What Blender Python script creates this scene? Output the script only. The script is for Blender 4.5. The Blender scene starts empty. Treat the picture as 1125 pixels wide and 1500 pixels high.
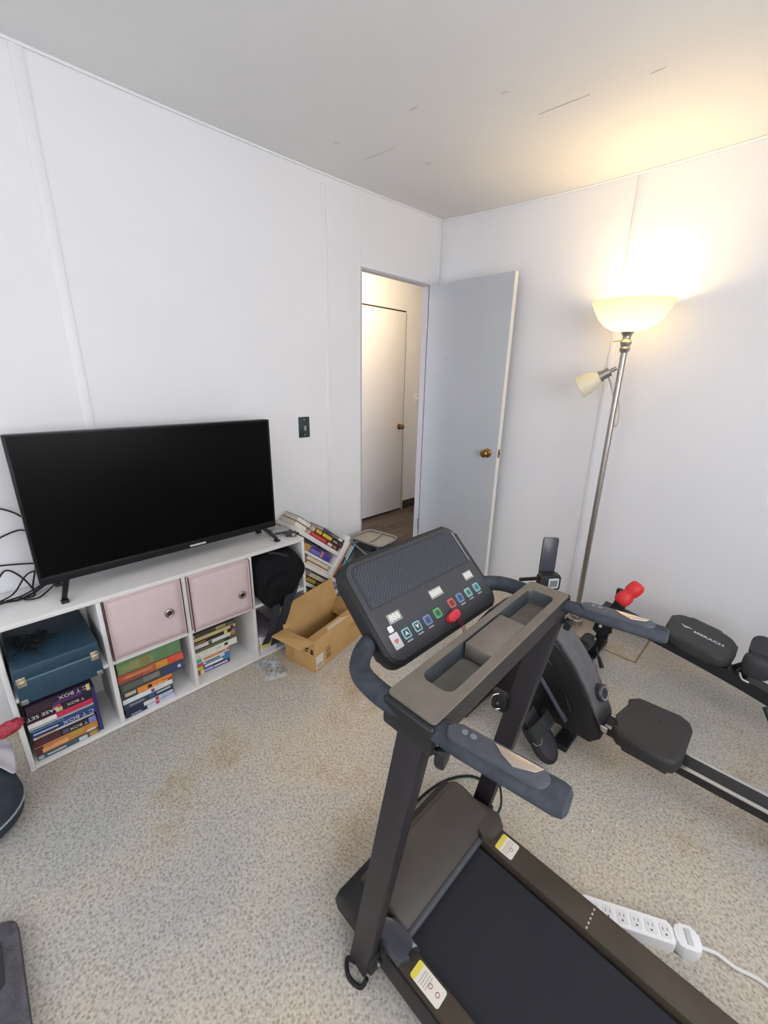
import bpy, bmesh, math, random
from mathutils import Matrix, Vector
random.seed(7)
S = bpy.context.scene
COL = S.collection
PI = math.pi

# ------------------------------------------------------------ camera, light, exposure
cam_d = bpy.data.cameras.new('camera')
cam = bpy.data.objects.new('camera', cam_d); COL.objects.link(cam)
cam_d.sensor_fit = 'HORIZONTAL'; cam_d.sensor_width = 36.0; cam_d.lens = 609.0 / 1125 * 36
cam_d.clip_start = 0.02
cam.matrix_world = Matrix(((0.70892808, -0.22833363, 0.66729659, 2.033),
                           (0.70505423, 0.20546114, -0.67873725, -2.574),
                           (0.01787502, 0.95165617, 0.30664477, 1.415),
                           (0, 0, 0, 1)))
S.camera = cam
vs = S.view_settings
S.display_settings.display_device = 'sRGB'
vs.view_transform = 'Standard'; vs.look = 'None'; vs.gamma = 1.0; vs.use_curve_mapping = False
vs.exposure = 0.0

W = bpy.data.worlds.new('world'); S.world = W; W.use_nodes = True
W.node_tree.nodes['Background'].inputs[0].default_value = (0.80, 0.88, 1.0, 1)
W.node_tree.nodes['Background'].inputs[1].default_value = 1.0

def area(name, loc, rot, sx, sy, power, color):
    l = bpy.data.lights.new(name, 'AREA'); l.shape = 'RECTANGLE'; l.size = sx; l.size_y = sy
    l.energy = power; l.color = color
    o = bpy.data.objects.new(name, l); COL.objects.link(o); o.location = loc; o.rotation_euler = rot
    return o
# daylight entering by the two windows behind the photographer
area('daylight_right', (3.38, -2.2, 1.45), (0, PI / 2, 0), 1.4, 2.4, 52, (0.985, 0.987, 1.0))
area('daylight_front', (1.6, -4.33, 1.45), (PI / 2, 0, 0), 2.4, 1.4, 21, (0.985, 0.987, 1.0))

# ------------------------------------------------------------ helpers
def lin(c):
    c = c / 255.0
    return c / 12.92 if c <= 0.04045 else ((c + 0.055) / 1.055) ** 2.4
MATS = {}
def mat(name, rgb, rough=0.6, metal=0.0, noise=0.0, nscale=30.0, bump=0.0, bscale=200.0, spec=0.5, emit=None, estr=0.0, trans=0.0, coat=0.0):
    if name in MATS: return MATS[name]
    m = bpy.data.materials.new(name); m.use_nodes = True
    nt = m.node_tree; b = nt.nodes['Principled BSDF']
    c = tuple(lin(v) for v in rgb) + (1,)
    b.inputs['Base Color'].default_value = c
    b.inputs['Roughness'].default_value = rough; b.inputs['Metallic'].default_value = metal
    b.inputs['Specular IOR Level'].default_value = spec
    if coat: b.inputs['Coat Weight'].default_value = coat
    if trans: b.inputs['Transmission Weight'].default_value = trans
    if emit:
        b.inputs['Emission Color'].default_value = tuple(lin(v) for v in emit) + (1,)
        b.inputs['Emission Strength'].default_value = estr
    tc = nt.nodes.new('ShaderNodeTexCoord')
    if noise:
        n = nt.nodes.new('ShaderNodeTexNoise'); n.inputs['Scale'].default_value = nscale; n.inputs['Detail'].default_value = 6
        nt.links.new(tc.outputs['Object'], n.inputs['Vector'])
        mr = nt.nodes.new('ShaderNodeMapRange'); mr.inputs[1].default_value = 0.3; mr.inputs[2].default_value = 0.7
        mr.inputs[3].default_value = 1 - noise; mr.inputs[4].default_value = 1 + noise
        nt.links.new(n.outputs[0], mr.inputs[0])
        hs = nt.nodes.new('ShaderNodeHueSaturation'); hs.inputs['Color'].default_value = c
        nt.links.new(mr.outputs[0], hs.inputs['Value']); nt.links.new(hs.outputs[0], b.inputs['Base Color'])
    if bump:
        n2 = nt.nodes.new('ShaderNodeTexNoise'); n2.inputs['Scale'].default_value = bscale; n2.inputs['Detail'].default_value = 3
        nt.links.new(tc.outputs['Object'], n2.inputs['Vector'])
        bp = nt.nodes.new('ShaderNodeBump'); bp.inputs['Strength'].default_value = bump; bp.inputs['Distance'].default_value = 0.004
        nt.links.new(n2.outputs[0], bp.inputs['Height']); nt.links.new(bp.outputs[0], b.inputs['Normal'])
    MATS[name] = m
    return m

def rrect(x0, y0, x1, y1, r, n=5):
    pts = []
    r = min(r, abs(x1 - x0) / 2 - 1e-4, abs(y1 - y0) / 2 - 1e-4)
    for cx, cy, a0 in ((x1 - r, y1 - r, 0), (x0 + r, y1 - r, 90), (x0 + r, y0 + r, 180), (x1 - r, y0 + r, 270)):
        for i in range(n + 1):
            a = math.radians(a0 + 90 * i / n); pts.append((cx + r * math.cos(a), cy + r * math.sin(a)))
    return pts
def frame(o, x, y, z):
    x, y, z = Vector(x).normalized(), Vector(y).normalized(), Vector(z).normalized()
    return Matrix(((x[0], y[0], z[0], o[0]), (x[1], y[1], z[1], o[1]), (x[2], y[2], z[2], o[2]), (0, 0, 0, 1)))
def aim(p0, p1, up=(0, 0, 1)):
    """frame at p0 whose local z runs towards p1"""
    z = (Vector(p1) - Vector(p0)).normalized(); u = Vector(up)
    if abs(z.dot(u)) > 0.98: u = Vector((1, 0, 0))
    x = u.cross(z).normalized(); y = z.cross(x)
    return frame(p0, x, y, z)
def rz(deg): return Matrix.Rotation(math.radians(deg), 4, 'Z')
def T(x, y, z): return Matrix.Translation((x, y, z))
def spline(pts, n=8):
    P = [Vector(p) for p in pts]; P = [2 * P[0] - P[1]] + P + [2 * P[-1] - P[-2]]
    out = []
    for i in range(1, len(P) - 2):
        a, b, c, d = P[i - 1:i + 3]
        for k in range(n):
            t = k / n
            out.append(0.5 * (2 * b + (c - a) * t + (2 * a - 5 * b + 4 * c - d) * t * t + (3 * b - a - 3 * c + d) * t ** 3))
    out.append(P[-2]); return out

class MB:
    def __init__(s): s.bm = bmesh.new(); s.mi = 0
    def _done(s, verts, M=None, bev=0, seg=2, edges=None):
        fs = set(f for v in verts for f in v.link_faces)
        for f in fs: f.material_index = s.mi
        if bev:
            es = edges if edges is not None else list({e for v in verts for e in v.link_edges})
            r = bmesh.ops.bevel(s.bm, geom=es, offset=bev, segments=seg, profile=0.5, affect='EDGES', clamp_overlap=True)
            vv = set(r['verts']) | {v for v in verts if v.is_valid}
            for f in r['faces']: f.material_index = s.mi
            verts = list(vv)
        if M is not None: bmesh.ops.transform(s.bm, matrix=M, verts=[v for v in verts if v.is_valid])
        return verts
    def box(s, lo, hi, bev=0, M=None, seg=2):
        x0, y0, z0 = lo; x1, y1, z1 = hi
        v = [s.bm.verts.new(p) for p in ((x0, y0, z0), (x1, y0, z0), (x1, y1, z0), (x0, y1, z0), (x0, y0, z1), (x1, y0, z1), (x1, y1, z1), (x0, y1, z1))]
        for f in ((3, 2, 1, 0), (4, 5, 6, 7), (0, 1, 5, 4), (1, 2, 6, 5), (2, 3, 7, 6), (3, 0, 4, 7)): s.bm.faces.new([v[i] for i in f])
        s._done(v, M, bev, seg); return s
    def prism(s, poly, h, bev=0, M=None, seg=2, z0=0.0, taper=1.0):
        """poly in local xy extruded along local z"""
        n = len(poly)
        cx = sum(p[0] for p in poly) / n; cy = sum(p[1] for p in poly) / n
        a = [s.bm.verts.new((p[0], p[1], z0)) for p in poly]
        b = [s.bm.verts.new((cx + (p[0] - cx) * taper, cy + (p[1] - cy) * taper, z0 + h)) for p in poly]
        s.bm.faces.new(a[::-1]); s.bm.faces.new(b)
        for i in range(n): s.bm.faces.new((a[i], a[(i + 1) % n], b[(i + 1) % n], b[i]))
        es = None
        if bev:
            rim = set(a), set(b)
            es = [e for v in a + b for e in v.link_edges if (e.verts[0] in rim[0] and e.verts[1] in rim[0]) or (e.verts[0] in rim[1] and e.verts[1] in rim[1])]
            es = list(set(es))
        s._done(a + b, M, bev, seg, es); return s
    def lathe(s, prof, M=None, n=24, cap=True):
        """prof: (radius, z) along local z"""
        rings = []
        for r, z in prof:
            rings.append([s.bm.verts.new((max(r, 1e-4) * math.cos(2 * PI * i / n), max(r, 1e-4) * math.sin(2 * PI * i / n), z)) for i in range(n)])
        for a, b in zip(rings, rings[1:]):
            for i in range(n): s.bm.faces.new((a[i], a[(i + 1) % n], b[(i + 1) % n], b[i]))
        if cap:
            s.bm.faces.new(rings[0][::-1]); s.bm.faces.new(rings[-1])
        s._done([v for r in rings for v in r], M); return s
    def cyl(s, p0, p1, r, r1=None, n=16, bev=0):
        L = (Vector(p1) - Vector(p0)).length; r1 = r if r1 is None else r1
        if bev: prof = [(r - bev, 0), (r, bev), (r1, L - bev), (r1 - bev, L)]
        else: prof = [(r, 0), (r1, L)]
        return s.lathe(prof, aim(p0, p1), n)
    def tube(s, pts, r, n=8, sm=6, flat=1.0):
        P = spline(pts, sm) if sm else [Vector(p) for p in pts]
        rings = []; up = None
        for i, p in enumerate(P):
            t = (P[min(i + 1, len(P) - 1)] - P[max(i - 1, 0)]).normalized()
            if up is None:
                up = Vector((0, 0, 1)) if abs(t.z) < 0.9 else Vector((0, 1, 0))
            x = up.cross(t)
            x = x.normalized() if x.length > 1e-6 else Vector((1, 0, 0))
            y = t.cross(x).normalized(); up = y
            rr = r[min(i, len(r) - 1)] if isinstance(r, (list, tuple)) else r
            rings.append([s.bm.verts.new(p + x * rr * math.cos(2 * PI * k / n) + y * rr * flat * math.sin(2 * PI * k / n)) for k in range(n)])
        for a, b in zip(rings, rings[1:]):
            for k in range(n): s.bm.faces.new((a[k], a[(k + 1) % n], b[(k + 1) % n], b[k]))
        s.bm.faces.new(rings[0][::-1]); s.bm.faces.new(rings[-1])
        s._done([v for q in rings for v in q]); return s
    def ell(s, c, rad, M=None, n=20, m=12, power=1.0, jit=0.0):
        vs = []
        f = lambda v: math.copysign(abs(v) ** power, v)
        top = s.bm.verts.new((0, 0, rad[2])); bot = s.bm.verts.new((0, 0, -rad[2]))
        for j in range(1, m):
            th = PI * j / m; ring = []
            for i in range(n):
                ph = 2 * PI * i / n
                k = 1 + random.uniform(-jit, jit)
                ring.append(s.bm.verts.new((k * rad[0] * f(math.sin(th)) * f(math.cos(ph)), k * rad[1] * f(math.sin(th)) * f(math.sin(ph)), k * rad[2] * f(math.cos(th)))))
            vs.append(ring)
        for i in range(n):
            s.bm.faces.new((top, vs[0][i], vs[0][(i + 1) % n])); s.bm.faces.new((bot, vs[-1][(i + 1) % n], vs[-1][i]))
        for a, b in zip(vs, vs[1:]):
            for i in range(n): s.bm.faces.new((a[i], b[i], b[(i + 1) % n], a[(i + 1) % n]))
        MM = T(*c) @ (M if M is not None else Matrix.Identity(4))
        s._done([top, bot] + [v for r in vs for v in r], MM); return s
    def sheet(s, quad, th):
        """flat 4-corner panel given thickness along its normal"""
        q = [Vector(p) for p in quad]; n = (q[1] - q[0]).cross(q[3] - q[0]).normalized() * th / 2
        a = [s.bm.verts.new(p - n) for p in q]; b = [s.bm.verts.new(p + n) for p in q]
        k = len(q)
        s.bm.faces.new(a[::-1]); s.bm.faces.new(b)
        for i in range(k): s.bm.faces.new((a[i], a[(i + 1) % k], b[(i + 1) % k], b[i]))
        s._done(a + b); return s
    def plate(s, outer, holes, z, M, depth):
        """flat top with rounded pockets sunk by depth; local frame M"""
        loops = []; allv = []
        for poly in [outer] + holes:
            vv = [s.bm.verts.new((p[0], p[1], z)) for p in poly]; allv += vv
            loops.append((vv, [s.bm.edges.new((vv[i], vv[(i + 1) % len(vv)])) for i in range(len(vv))]))
        bmesh.ops.triangle_fill(s.bm, use_beauty=True, edges=[e for _, es in loops for e in es])
        for (vv, es), poly in zip(loops[1:], holes):
            cx = sum(p[0] for p in poly) / len(poly); cy = sum(p[1] for p in poly) / len(poly)
            lo = [s.bm.verts.new((cx + (p[0] - cx) * .86, cy + (p[1] - cy) * .9, z - depth)) for p in poly]; allv += lo
            k = len(vv)
            for i in range(k): s.bm.faces.new((vv[(i + 1) % k], vv[i], lo[i], lo[(i + 1) % k]))
            s.bm.faces.new(lo)
        s._done(allv, M); return s

def world_of(o):
    v = Vector((0, 0, 0))
    while o is not None: v = v + o.location; o = o.parent
    return v
def obj(name, mb, m, parent=None, smooth=35):
    bm = mb.bm
    bmesh.ops.recalc_face_normals(bm, faces=bm.faces[:])
    if smooth:
        for f in bm.faces: f.smooth = True
        lim = math.radians(smooth)
        for e in bm.edges:
            if len(e.link_faces) == 2 and e.calc_face_angle(0) > lim: e.smooth = False
    me = bpy.data.meshes.new(name)
    if parent is None:
        xs = [v.co for v in bm.verts]
        off = Vector(((min(v.x for v in xs) + max(v.x for v in xs)) / 2, (min(v.y for v in xs) + max(v.y for v in xs)) / 2, min(v.z for v in xs)))
    else: off = world_of(parent)
    bmesh.ops.translate(bm, verts=bm.verts[:], vec=-off)
    bm.to_mesh(me); bm.free()
    for k in (m if isinstance(m, (list, tuple)) else [m]): me.materials.append(k)
    o = bpy.data.objects.new(name, me); COL.objects.link(o)
    if parent is None: o.location = off
    else: o.parent = parent
    return o
def tag(o, label, cat, group=None):
    o['label'] = label; o['category'] = cat
    if group: o['group'] = group
    return o
def thing(name, label, cat, loc, group=None):
    o = bpy.data.objects.new(name, None); COL.objects.link(o); o.location = loc; o.empty_display_size = .05
    return tag(o, label, cat, group)
def struct(name, mb, m, parent=None, smooth=35):
    o = obj(name, mb, m, parent, smooth); o['kind'] = 'structure'; return o
def text(name, s, size, M, m, parent, depth=0.0006, bold=0.0, sx=1.0):
    cu = bpy.data.curves.new(name, 'FONT'); cu.body = s; cu.size = size; cu.extrude = depth; cu.align_x = 'CENTER'; cu.align_y = 'CENTER'
    cu.offset = bold; cu.resolution_u = 2
    to = bpy.data.objects.new(name + '_curve', cu); COL.objects.link(to)
    bpy.context.view_layer.update()
    me = bpy.data.meshes.new_from_object(to.evaluated_get(bpy.context.evaluated_depsgraph_get()))
    bpy.data.objects.remove(to); bpy.data.curves.remove(cu)
    me.transform(Matrix.Translation(-world_of(parent)) @ M @ Matrix.Diagonal((sx, 1, 1, 1)))
    me.name = name; me.materials.clear(); me.materials.append(m)
    o = bpy.data.objects.new(name, me); COL.objects.link(o); o.parent = parent
    return o

# ------------------------------------------------------------ materials of the setting
def wall_mat(name, rgb, bump=0.12):
    return mat(name, rgb, 0.65, noise=0.025, nscale=1.6, bump=bump, bscale=90, spec=0.25)
M_wall = wall_mat('painted_wall', (233, 233, 236))
M_ceil = wall_mat('painted_ceiling', (226, 226, 226), 0.2)
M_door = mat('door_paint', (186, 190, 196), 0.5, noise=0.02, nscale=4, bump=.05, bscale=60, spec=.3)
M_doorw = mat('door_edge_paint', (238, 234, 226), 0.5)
M_trim = mat('trim_paint', (235, 235, 238), 0.5)
M_brass = mat('aged_brass', (150, 115, 70), 0.28, 1.0)
M_steel = mat('brushed_steel', (176, 170, 164), 0.32, 1.0, noise=.08, nscale=60)
M_white = mat('white_laminate', (226, 224, 223), 0.5, noise=.02, nscale=12, spec=.3)
M_wplastic = mat('white_plastic', (238, 238, 240), 0.35)
M_black = mat('black_plastic', (26, 26, 29), 0.45, noise=.1, nscale=40)
M_rubber = mat('black_rubber', (20, 20, 22), 0.7)

def carpet():
    m = bpy.data.materials.new('berber_carpet'); m.use_nodes = True; nt = m.node_tree; N = nt.nodes; L = nt.links
    b = N['Principled BSDF']; b.inputs['Roughness'].default_value = .95; b.inputs['Specular IOR Level'].default_value = .08
    tc = N.new('ShaderNodeTexCoord')
    def noise(sc, det=4, rough=.6):
        n = N.new('ShaderNodeTexNoise'); n.inputs['Scale'].default_value = sc; n.inputs['Detail'].default_value = det; n.inputs['Roughness'].default_value = rough
        L.new(tc.outputs['Object'], n.inputs['Vector']); return n
    def ramp(src, a, ca, c, cc):
        r = N.new('ShaderNodeValToRGB'); e = r.color_ramp.elements
        e[0].position = a; e[0].color = tuple(lin(v) for v in ca) + (1,); e[1].position = c; e[1].color = tuple(lin(v) for v in cc) + (1,)
        L.new(src, r.inputs[0]); return r
    def mix(mode, f, a, c):
        x = N.new('ShaderNodeMix'); x.data_type = 'RGBA'; x.blend_type = mode; x.inputs[0].default_value = f
        L.new(a, x.inputs[6]); L.new(c, x.inputs[7]); return x.outputs[2]
    big = ramp(noise(1.3, 5).outputs[0], .37, (190, 190, 187), .62, (214, 202, 184))
    stain = ramp(noise(2.6, 6, .65).outputs[0], .55, (255, 255, 255), .76, (212, 196, 170))
    vo = N.new('ShaderNodeTexVoronoi'); vo.inputs['Scale'].default_value = 92; vo.inputs['Randomness'].default_value = .8; L.new(tc.outputs['Object'], vo.inputs['Vector'])
    pit = ramp(vo.outputs['Distance'], .06, (160, 155, 148), .46, (255, 255, 255))
    fl = ramp(noise(120, 4, .75).outputs[0], .36, (186, 183, 178), .58, (255, 255, 255))
    c = mix('MULTIPLY', 1, big.outputs[0], stain.outputs[0])
    c = mix('MULTIPLY', .6, c, pit.outputs[0]); c = mix('MULTIPLY', .7, c, fl.outputs[0])
    L.new(c, b.inputs['Base Color'])
    bp = N.new('ShaderNodeBump'); bp.inputs['Strength'].default_value = .22; bp.inputs['Distance'].default_value = .004
    L.new(vo.outputs['Distance'], bp.inputs['Height']); L.new(bp.outputs[0], b.inputs['Normal'])
    return m
M_carpet = carpet()

# ------------------------------------------------------------ room shell
XR, YF, H = 3.3, -4.25, 2.433
DY0, DY1, DH = -0.739, -0.098, 2.03          # doorway in the left wall
struct('floor', MB().box((0, YF, -.05), (XR, 0, 0)), M_carpet)
b = MB(); b.box((-.045, YF, 0), (0, DY0, 2.5)); b.box((-.045, DY1, 0), (0, .08, 2.5)); b.box((-.045, DY0, DH), (0, DY1, 2.5))
wl = struct('wall_left', b, M_wall)
wb = struct('wall_back', MB().box((0, 0, 0), (XR + .08, .08, 2.5)), M_wall)
b = MB(); b.box((XR, YF, 0), (XR + .08, -3.3, 2.5)); b.box((XR, -1.1, 0), (XR + .08, 0, 2.5)); b.box((XR, -3.3, 0), (XR + .08, -1.1, .85)); b.box((XR, -3.3, 2.1), (XR + .08, -1.1, 2.5))
struct('wall_right', b, M_wall)
b = MB(); b.box((-.08, YF - .08, 0), (.5, YF, 2.5)); b.box((2.7, YF - .08, 0), (XR + .08, YF, 2.5)); b.box((.5, YF - .08, 0), (2.7, YF, .85)); b.box((.5, YF - .08, 2.1), (2.7, YF, 2.5))
struct('wall_front', b, M_wall)
for nm, lo, hi, ax in (('window_1', (XR + .01, -3.3, .85), (XR + .07, -1.1, 2.1), 1), ('window_2', (.5, YF - .07, .85), (2.7, YF - .01, 2.1), 0)):
    f = MB()
    (x0, y0, z0), (x1, y1, z1) = lo, hi
    f.box(lo, (x1, y1, z0 + .04)); f.box((x0, y0, z1 - .04), hi)
    if ax: f.box(lo, (x1, y0 + .04, z1)); f.box((x0, y1 - .04, z0), hi); f.box((x0, (y0 + y1) / 2 - .02, z0), (x1, (y0 + y1) / 2 + .02, z1))
    else: f.box(lo, (x0 + .04, y1, z1)); f.box((x1 - .04, y0, z0), hi); f.box(((x0 + x1) / 2 - .02, y0, z0), ((x0 + x1) / 2 + .02, y1, z1))
    struct(nm, f, M_trim)
# ceiling board that sags a little between the walls
b = MB(); g = {}
NX, NY = 14, 18
def sag(x, y):
    s1 = .05 * math.sin(min(1, max(0, x / 2.6)) * PI) ** .8 if x > 0 else 0
    s2 = .033 * math.sin(min(1, max(0, -y / 3.4)) * PI)
    return s1 * math.exp(-(y / 1.6) ** 2) + s2 * math.exp(-(x / 1.6) ** 2)
for i in range(NX + 1):
    for j in range(NY + 1):
        x = XR * i / NX; y = YF * j / NY
        g[i, j] = b.bm.verts.new((x, y, H - sag(x, y)))
for i in range(NX):
    for j in range(NY): b.bm.faces.new((g[i, j], g[i, j + 1], g[i + 1, j + 1], g[i + 1, j]))
ce = struct('ceiling', b, M_ceil, smooth=80)
b = MB()
for (xa, ya, xb, yb) in ((.263, -.968, .463, -.958), (.47, -.753, .506, -.747), (1.049, -.775, 1.234, -.763), (1.005, -.975, 1.03, -.972), (1.414, -.732, 1.458, -.733), (.29, -1.154, .318, -1.15), (.697, -1.118, .738, -1.118)):
    p = Vector((xa, ya, H - sag(xa, ya) - .0015)); q = Vector((xb, yb, H - sag(xb, yb) - .0015)); c = (p + q) / 2; n = Vector((0, .0011, 0))
    b.sheet((p, c - n, q, c + n), .0015)
ck = obj('hairline_crack', b, mat('crack', (186, 182, 178), .9), ce); ck['kind'] = 'stuff'
# battens over the panel joints and at the corners
def batten(n, lo, hi): struct(n, MB().box(lo, hi, .0015), M_trim)
batten('trim_1', (0, -2.222, .0), (.004, -2.186, 2.42))
batten('trim_2', (0, -1.012, .0), (.004, -.984, 2.36))
batten('trim_3', (0, -.762, .0), (.003, -.739, 2.43))
batten('trim_4', (0, -.034, .0), (.006, -.012, 2.43))
batten('trim_5', (1.195, -.005, 0), (1.226, 0, 2.40))
batten('trim_6', (0, -.738, DH + .001), (.003, -.098, DH + .012))
# ceiling cove strips: thin caulked joint
b = MB(); pts = [(.006, y, H - sag(0, y) - .004) for y in [-.05 * k for k in range(0, 84)]]
b.tube(pts, .006, 6, 0); struct('trim_7', b, M_trim)
b = MB(); pts = [(x, -.006, H - sag(x, 0) - .004) for x in [.05 * k for k in range(0, 66)]]
b.tube(pts, .006, 6, 0); struct('trim_8', b, M_trim)

# door jamb
b = MB(); b.box((-.048, DY0, 0), (0.0, DY0 + .012, DH)); b.box((-.048, DY1 - .012, 0), (0, DY1, DH)); b.box((-.048, DY0 + .012, DH - .012), (0, DY1 - .012, DH))
struct('trim_9', b, mat('jamb_paint', (186, 182, 190), .5))
# open door leaf
d1 = struct('door_1', MB().box((.008, -.112, .018), (.645, -.078, 2.022), .002), M_door)
struct('edge_strip', MB().box((.645, -.112, .018), (.648, -.078, 2.022)), M_doorw, d1)
def knob(parent, c, d):
    M = aim(c, Vector(c) + Vector(d))
    k = obj('door_knob', MB().lathe([(.030, 0), (.030, .006), (.022, .010), (.012, .014), (.011, .028), (.020, .034), (.026, .044), (.026, .052), (.018, .060), (.006, .062)], M, 20), M_brass, parent)
    return k
knob(d1, (.575, -.112, .95), (0, -1, 0))
obj('latch_plate', MB().box((.648, -.105, .925), (.6495, -.085, .98)), M_brass, d1)
obj('latch_bolt', MB().box((.649, -.099, .945), (.656, -.090, .960), .002), M_brass, d1)
for z in (.25, 1.78):
    obj('hinge', MB().cyl((.004, -.116, z), (.004, -.116, z + .09), .006), M_steel, d1)
obj('nail_hole', MB().cyl((.19, -.1125, 1.55), (.19, -.1118, 1.55), .003), M_rubber, d1)

# hallway
struct('wall_hall', MB().box((-1.08, -2.6, 0), (-1.0, 2.0, 2.5)), M_wall)
b = MB(); b.box((-1.08, -2.68, 0), (-.08, -2.6, 2.5)); b.box((-1.08, 2.0, 0), (-.08, 2.08, 2.5)); b.box((-.08, .08, 0), (0, 2.08, 2.5))
struct('wall_hall_ends', b, M_wall)
struct('ceiling_hall', MB().box((-1.08, -2.68, 2.433), (-.08, 2.08, 2.5)), M_ceil)
fh = struct('floor_hall', MB().box((-1.08, -2.68, -.06), (0, 2.08, -.012)), mat('subfloor', (40, 34, 30), .9))
wood = [mat('walnut_plank_%s' % n, c, .45, noise=.25, nscale=22, bump=.1, bscale=80) for n, c in (('dark', (70, 60, 53)), ('mid', (82, 71, 62)), ('light', (94, 82, 72)))]
k = 0
for i in range(10):
    x0 = -1.0 + i * .1
    y = -1.2 - (i * 37 % 10) * .1
    while y < 1.6:
        L_ = .9
        obj('plank', MB().box((x0 + .0012, y + .001, -.012), (x0 + .0988, y + L_ - .001, 0), .0012, seg=1), wood[(i * 2 + k) % 3], fh); k += 1
        y += L_
struct('threshold', MB().box((-.048, DY0 + .012, 0), (-.0, DY1 - .012, .005), .002), mat('threshold_wood', (96, 82, 70), .5))
d2 = struct('door_2', MB().box((-1.0, .08, .022), (-.988, .762, 2.032), .002), M_wall)
knob(d2, (-.988, .70, .93), (1, 0, 0))
obj('gap', MB().box((-1.0, .06, 2.032), (-.992, .765, 2.046)), mat('dark_gap', (60, 48, 40), .9), d2)
obj('side_gap', MB().box((-1.0, .762, .0), (-.992, .772, 2.03)), mat('grey_gap', (120, 116, 118), .9), d2)
obj('bottom_gap', MB().box((-1.0, .08, .0), (-.992, .762, .022)), MATS['dark_gap'], d2)
struct('trim_10', MB().box((-1.0, .772, 0), (-.997, .80, 2.032), .001), M_trim)
struct('baseboard_hall', MB().box((-1.0, .80, 0), (-.992, 1.99, .095), .002), mat('cove_base', (58, 52, 50), .5))
t = thing('light_switch', 'white light switch on the hallway wall seen through the doorway', 'light switch', (-1.0, .975, 1.21))
obj('cover_plate', MB().box((-1.0, .94, 1.155), (-.995, 1.01, 1.27), .002), M_wplastic, t)
obj('toggle', MB().box((-.995, .968, 1.20), (-.985, .982, 1.222), .002), M_wplastic, t)
t = thing('light_switch', 'dark green light switch plate on the white wall beside the television', 'light switch', (0, -1.176, 1.138))
obj('cover_plate', MB().prism(rrect(-.036, -.058, .036, .058, .004), .005, .0015, frame((0, -1.176, 1.138), (0, 1, 0), (0, 0, 1), (1, 0, 0))), mat('dark_green_plate', (44, 60, 62), .35, noise=.3, nscale=25), t)
obj('toggle', MB().box((.005, -1.183, 1.12), (.017, -1.169, 1.146), .003), mat('grey_toggle', (150, 155, 154), .4), t)
for z in (1.095, 1.181): obj('screw', MB().cyl((.005, -1.176, z), (.0065, -1.176, z), .004, n=10), M_steel, t)
# hall lamp (out of view, warms the hallway)
t = thing('ceiling_light', 'round white ceiling light in the hallway', 'ceiling light', (-.52, .02, 2.36))
obj('diffuser', MB().lathe([(.02, -.07), (.09, -.055), (.13, -.02), (.14, 0)], T(-.52, .02, 2.433)), mat('lamp_diffuser', (255, 240, 214), .5, emit=(255, 222, 170), estr=3), t)
hl = bpy.data.lights.new('hall_bulb', 'POINT'); hl.energy = 15; hl.color = (1, .76, .46); hl.shadow_soft_size = .08
ho = bpy.data.objects.new('hall_bulb', hl); COL.objects.link(ho); ho.location = (-.50, .02, 2.22)
area('daylight_hall', (-.52, -2.5, 1.2), (-PI / 2, 0, 0), .7, 1.6, 26, (.88, .93, 1.0))

# patch of carpet cut out beside the lamp
t = thing('carpet_patch', 'square cut patch of carpet by the back wall near the floor lamp', 'carpet patch', (1.56, -.16, 0))
obj('patch', MB().box((1.44, -.296, 0), (1.684, -.012, .004), .002), M_carpet, t)
b = MB(); b.box((1.684, -.30, 0), (1.692, -.012, .0025)); b.box((1.43, -.303, 0), (1.692, -.297, .0025))
obj('seam', b, mat('carpet_seam', (150, 128, 100), .95), t)

# ------------------------------------------------------------ torchiere floor lamp
LX, LY = 1.32, -.17
t = thing('floor_lamp', 'brushed steel torchiere floor lamp, lit, by the back wall', 'floor lamp', (LX, LY, 0))
LM = T(LX, LY, 0)
obj('base', MB().lathe([(.001, 0), (.132, 0), (.135, .006), (.130, .012), (.110, .017), (.060, .021), (.040, .024)], LM, 40), mat('lamp_base_metal', (190, 178, 160), .35, .9), t)
obj('base_collar', MB().lathe([(.040, .02), (.044, .035), (.040, .048), (.030, .054), (.034, .066), (.034, .078), (.024, .088), (.027, .10), (.027, .112), (.019, .122), (.016, .14)], LM, 28), M_steel, t)
obj('pole', MB().lathe([(.0145, .13), (.0145, 1.565)], LM, 20), M_steel, t)
for z in (.62, 1.10): obj('pole_joint', MB().lathe([(.0148, z - .004), (.0155, z), (.0148, z + .004)], LM, 20), M_steel, t)
obj('neck', MB().lathe([(.015, 1.555), (.021, 1.562), (.024, 1.574), (.019, 1.584), (.024, 1.594), (.026, 1.604), (.019, 1.616), (.018, 1.630), (.026, 1.645), (.036, 1.652)], LM, 28), M_steel, t)
obj('switch_knob', MB().cyl((LX - .018, LY - .005, 1.612), (LX - .055, LY - .02, 1.608), .0022, n=8), M_brass, t)
# frosted glass bowl (light passes through it)
mg = bpy.data.materials.new('frosted_glass_bowl'); mg.use_nodes = True; nt = mg.node_tree
pb = nt.nodes['Principled BSDF']; nt.nodes.remove(pb); out = nt.nodes['Material Output']
tr = nt.nodes.new('ShaderNodeBsdfTranslucent'); tr.inputs[0].default_value = (.94, .82, .58, 1)
df = nt.nodes.new('ShaderNodeBsdfDiffuse'); df.inputs[0].default_value = (.8, .72, .55, 1)
mx = nt.nodes.new('ShaderNodeMixShader'); mx.inputs[0].default_value = .6
nt.links.new(tr.outputs[0], mx.inputs[1]); nt.links.new(df.outputs[0], mx.inputs[2]); nt.links.new(mx.outputs[0], out.inputs[0])
prof = [(.036, 1.650), (.075, 1.660), (.112, 1.682), (.140, 1.712), (.160, 1.745), (.174, 1.775), (.180, 1.782)]
obj('glass_bowl', MB().lathe(prof, LM, 40, cap=False), mg, t)
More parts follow.
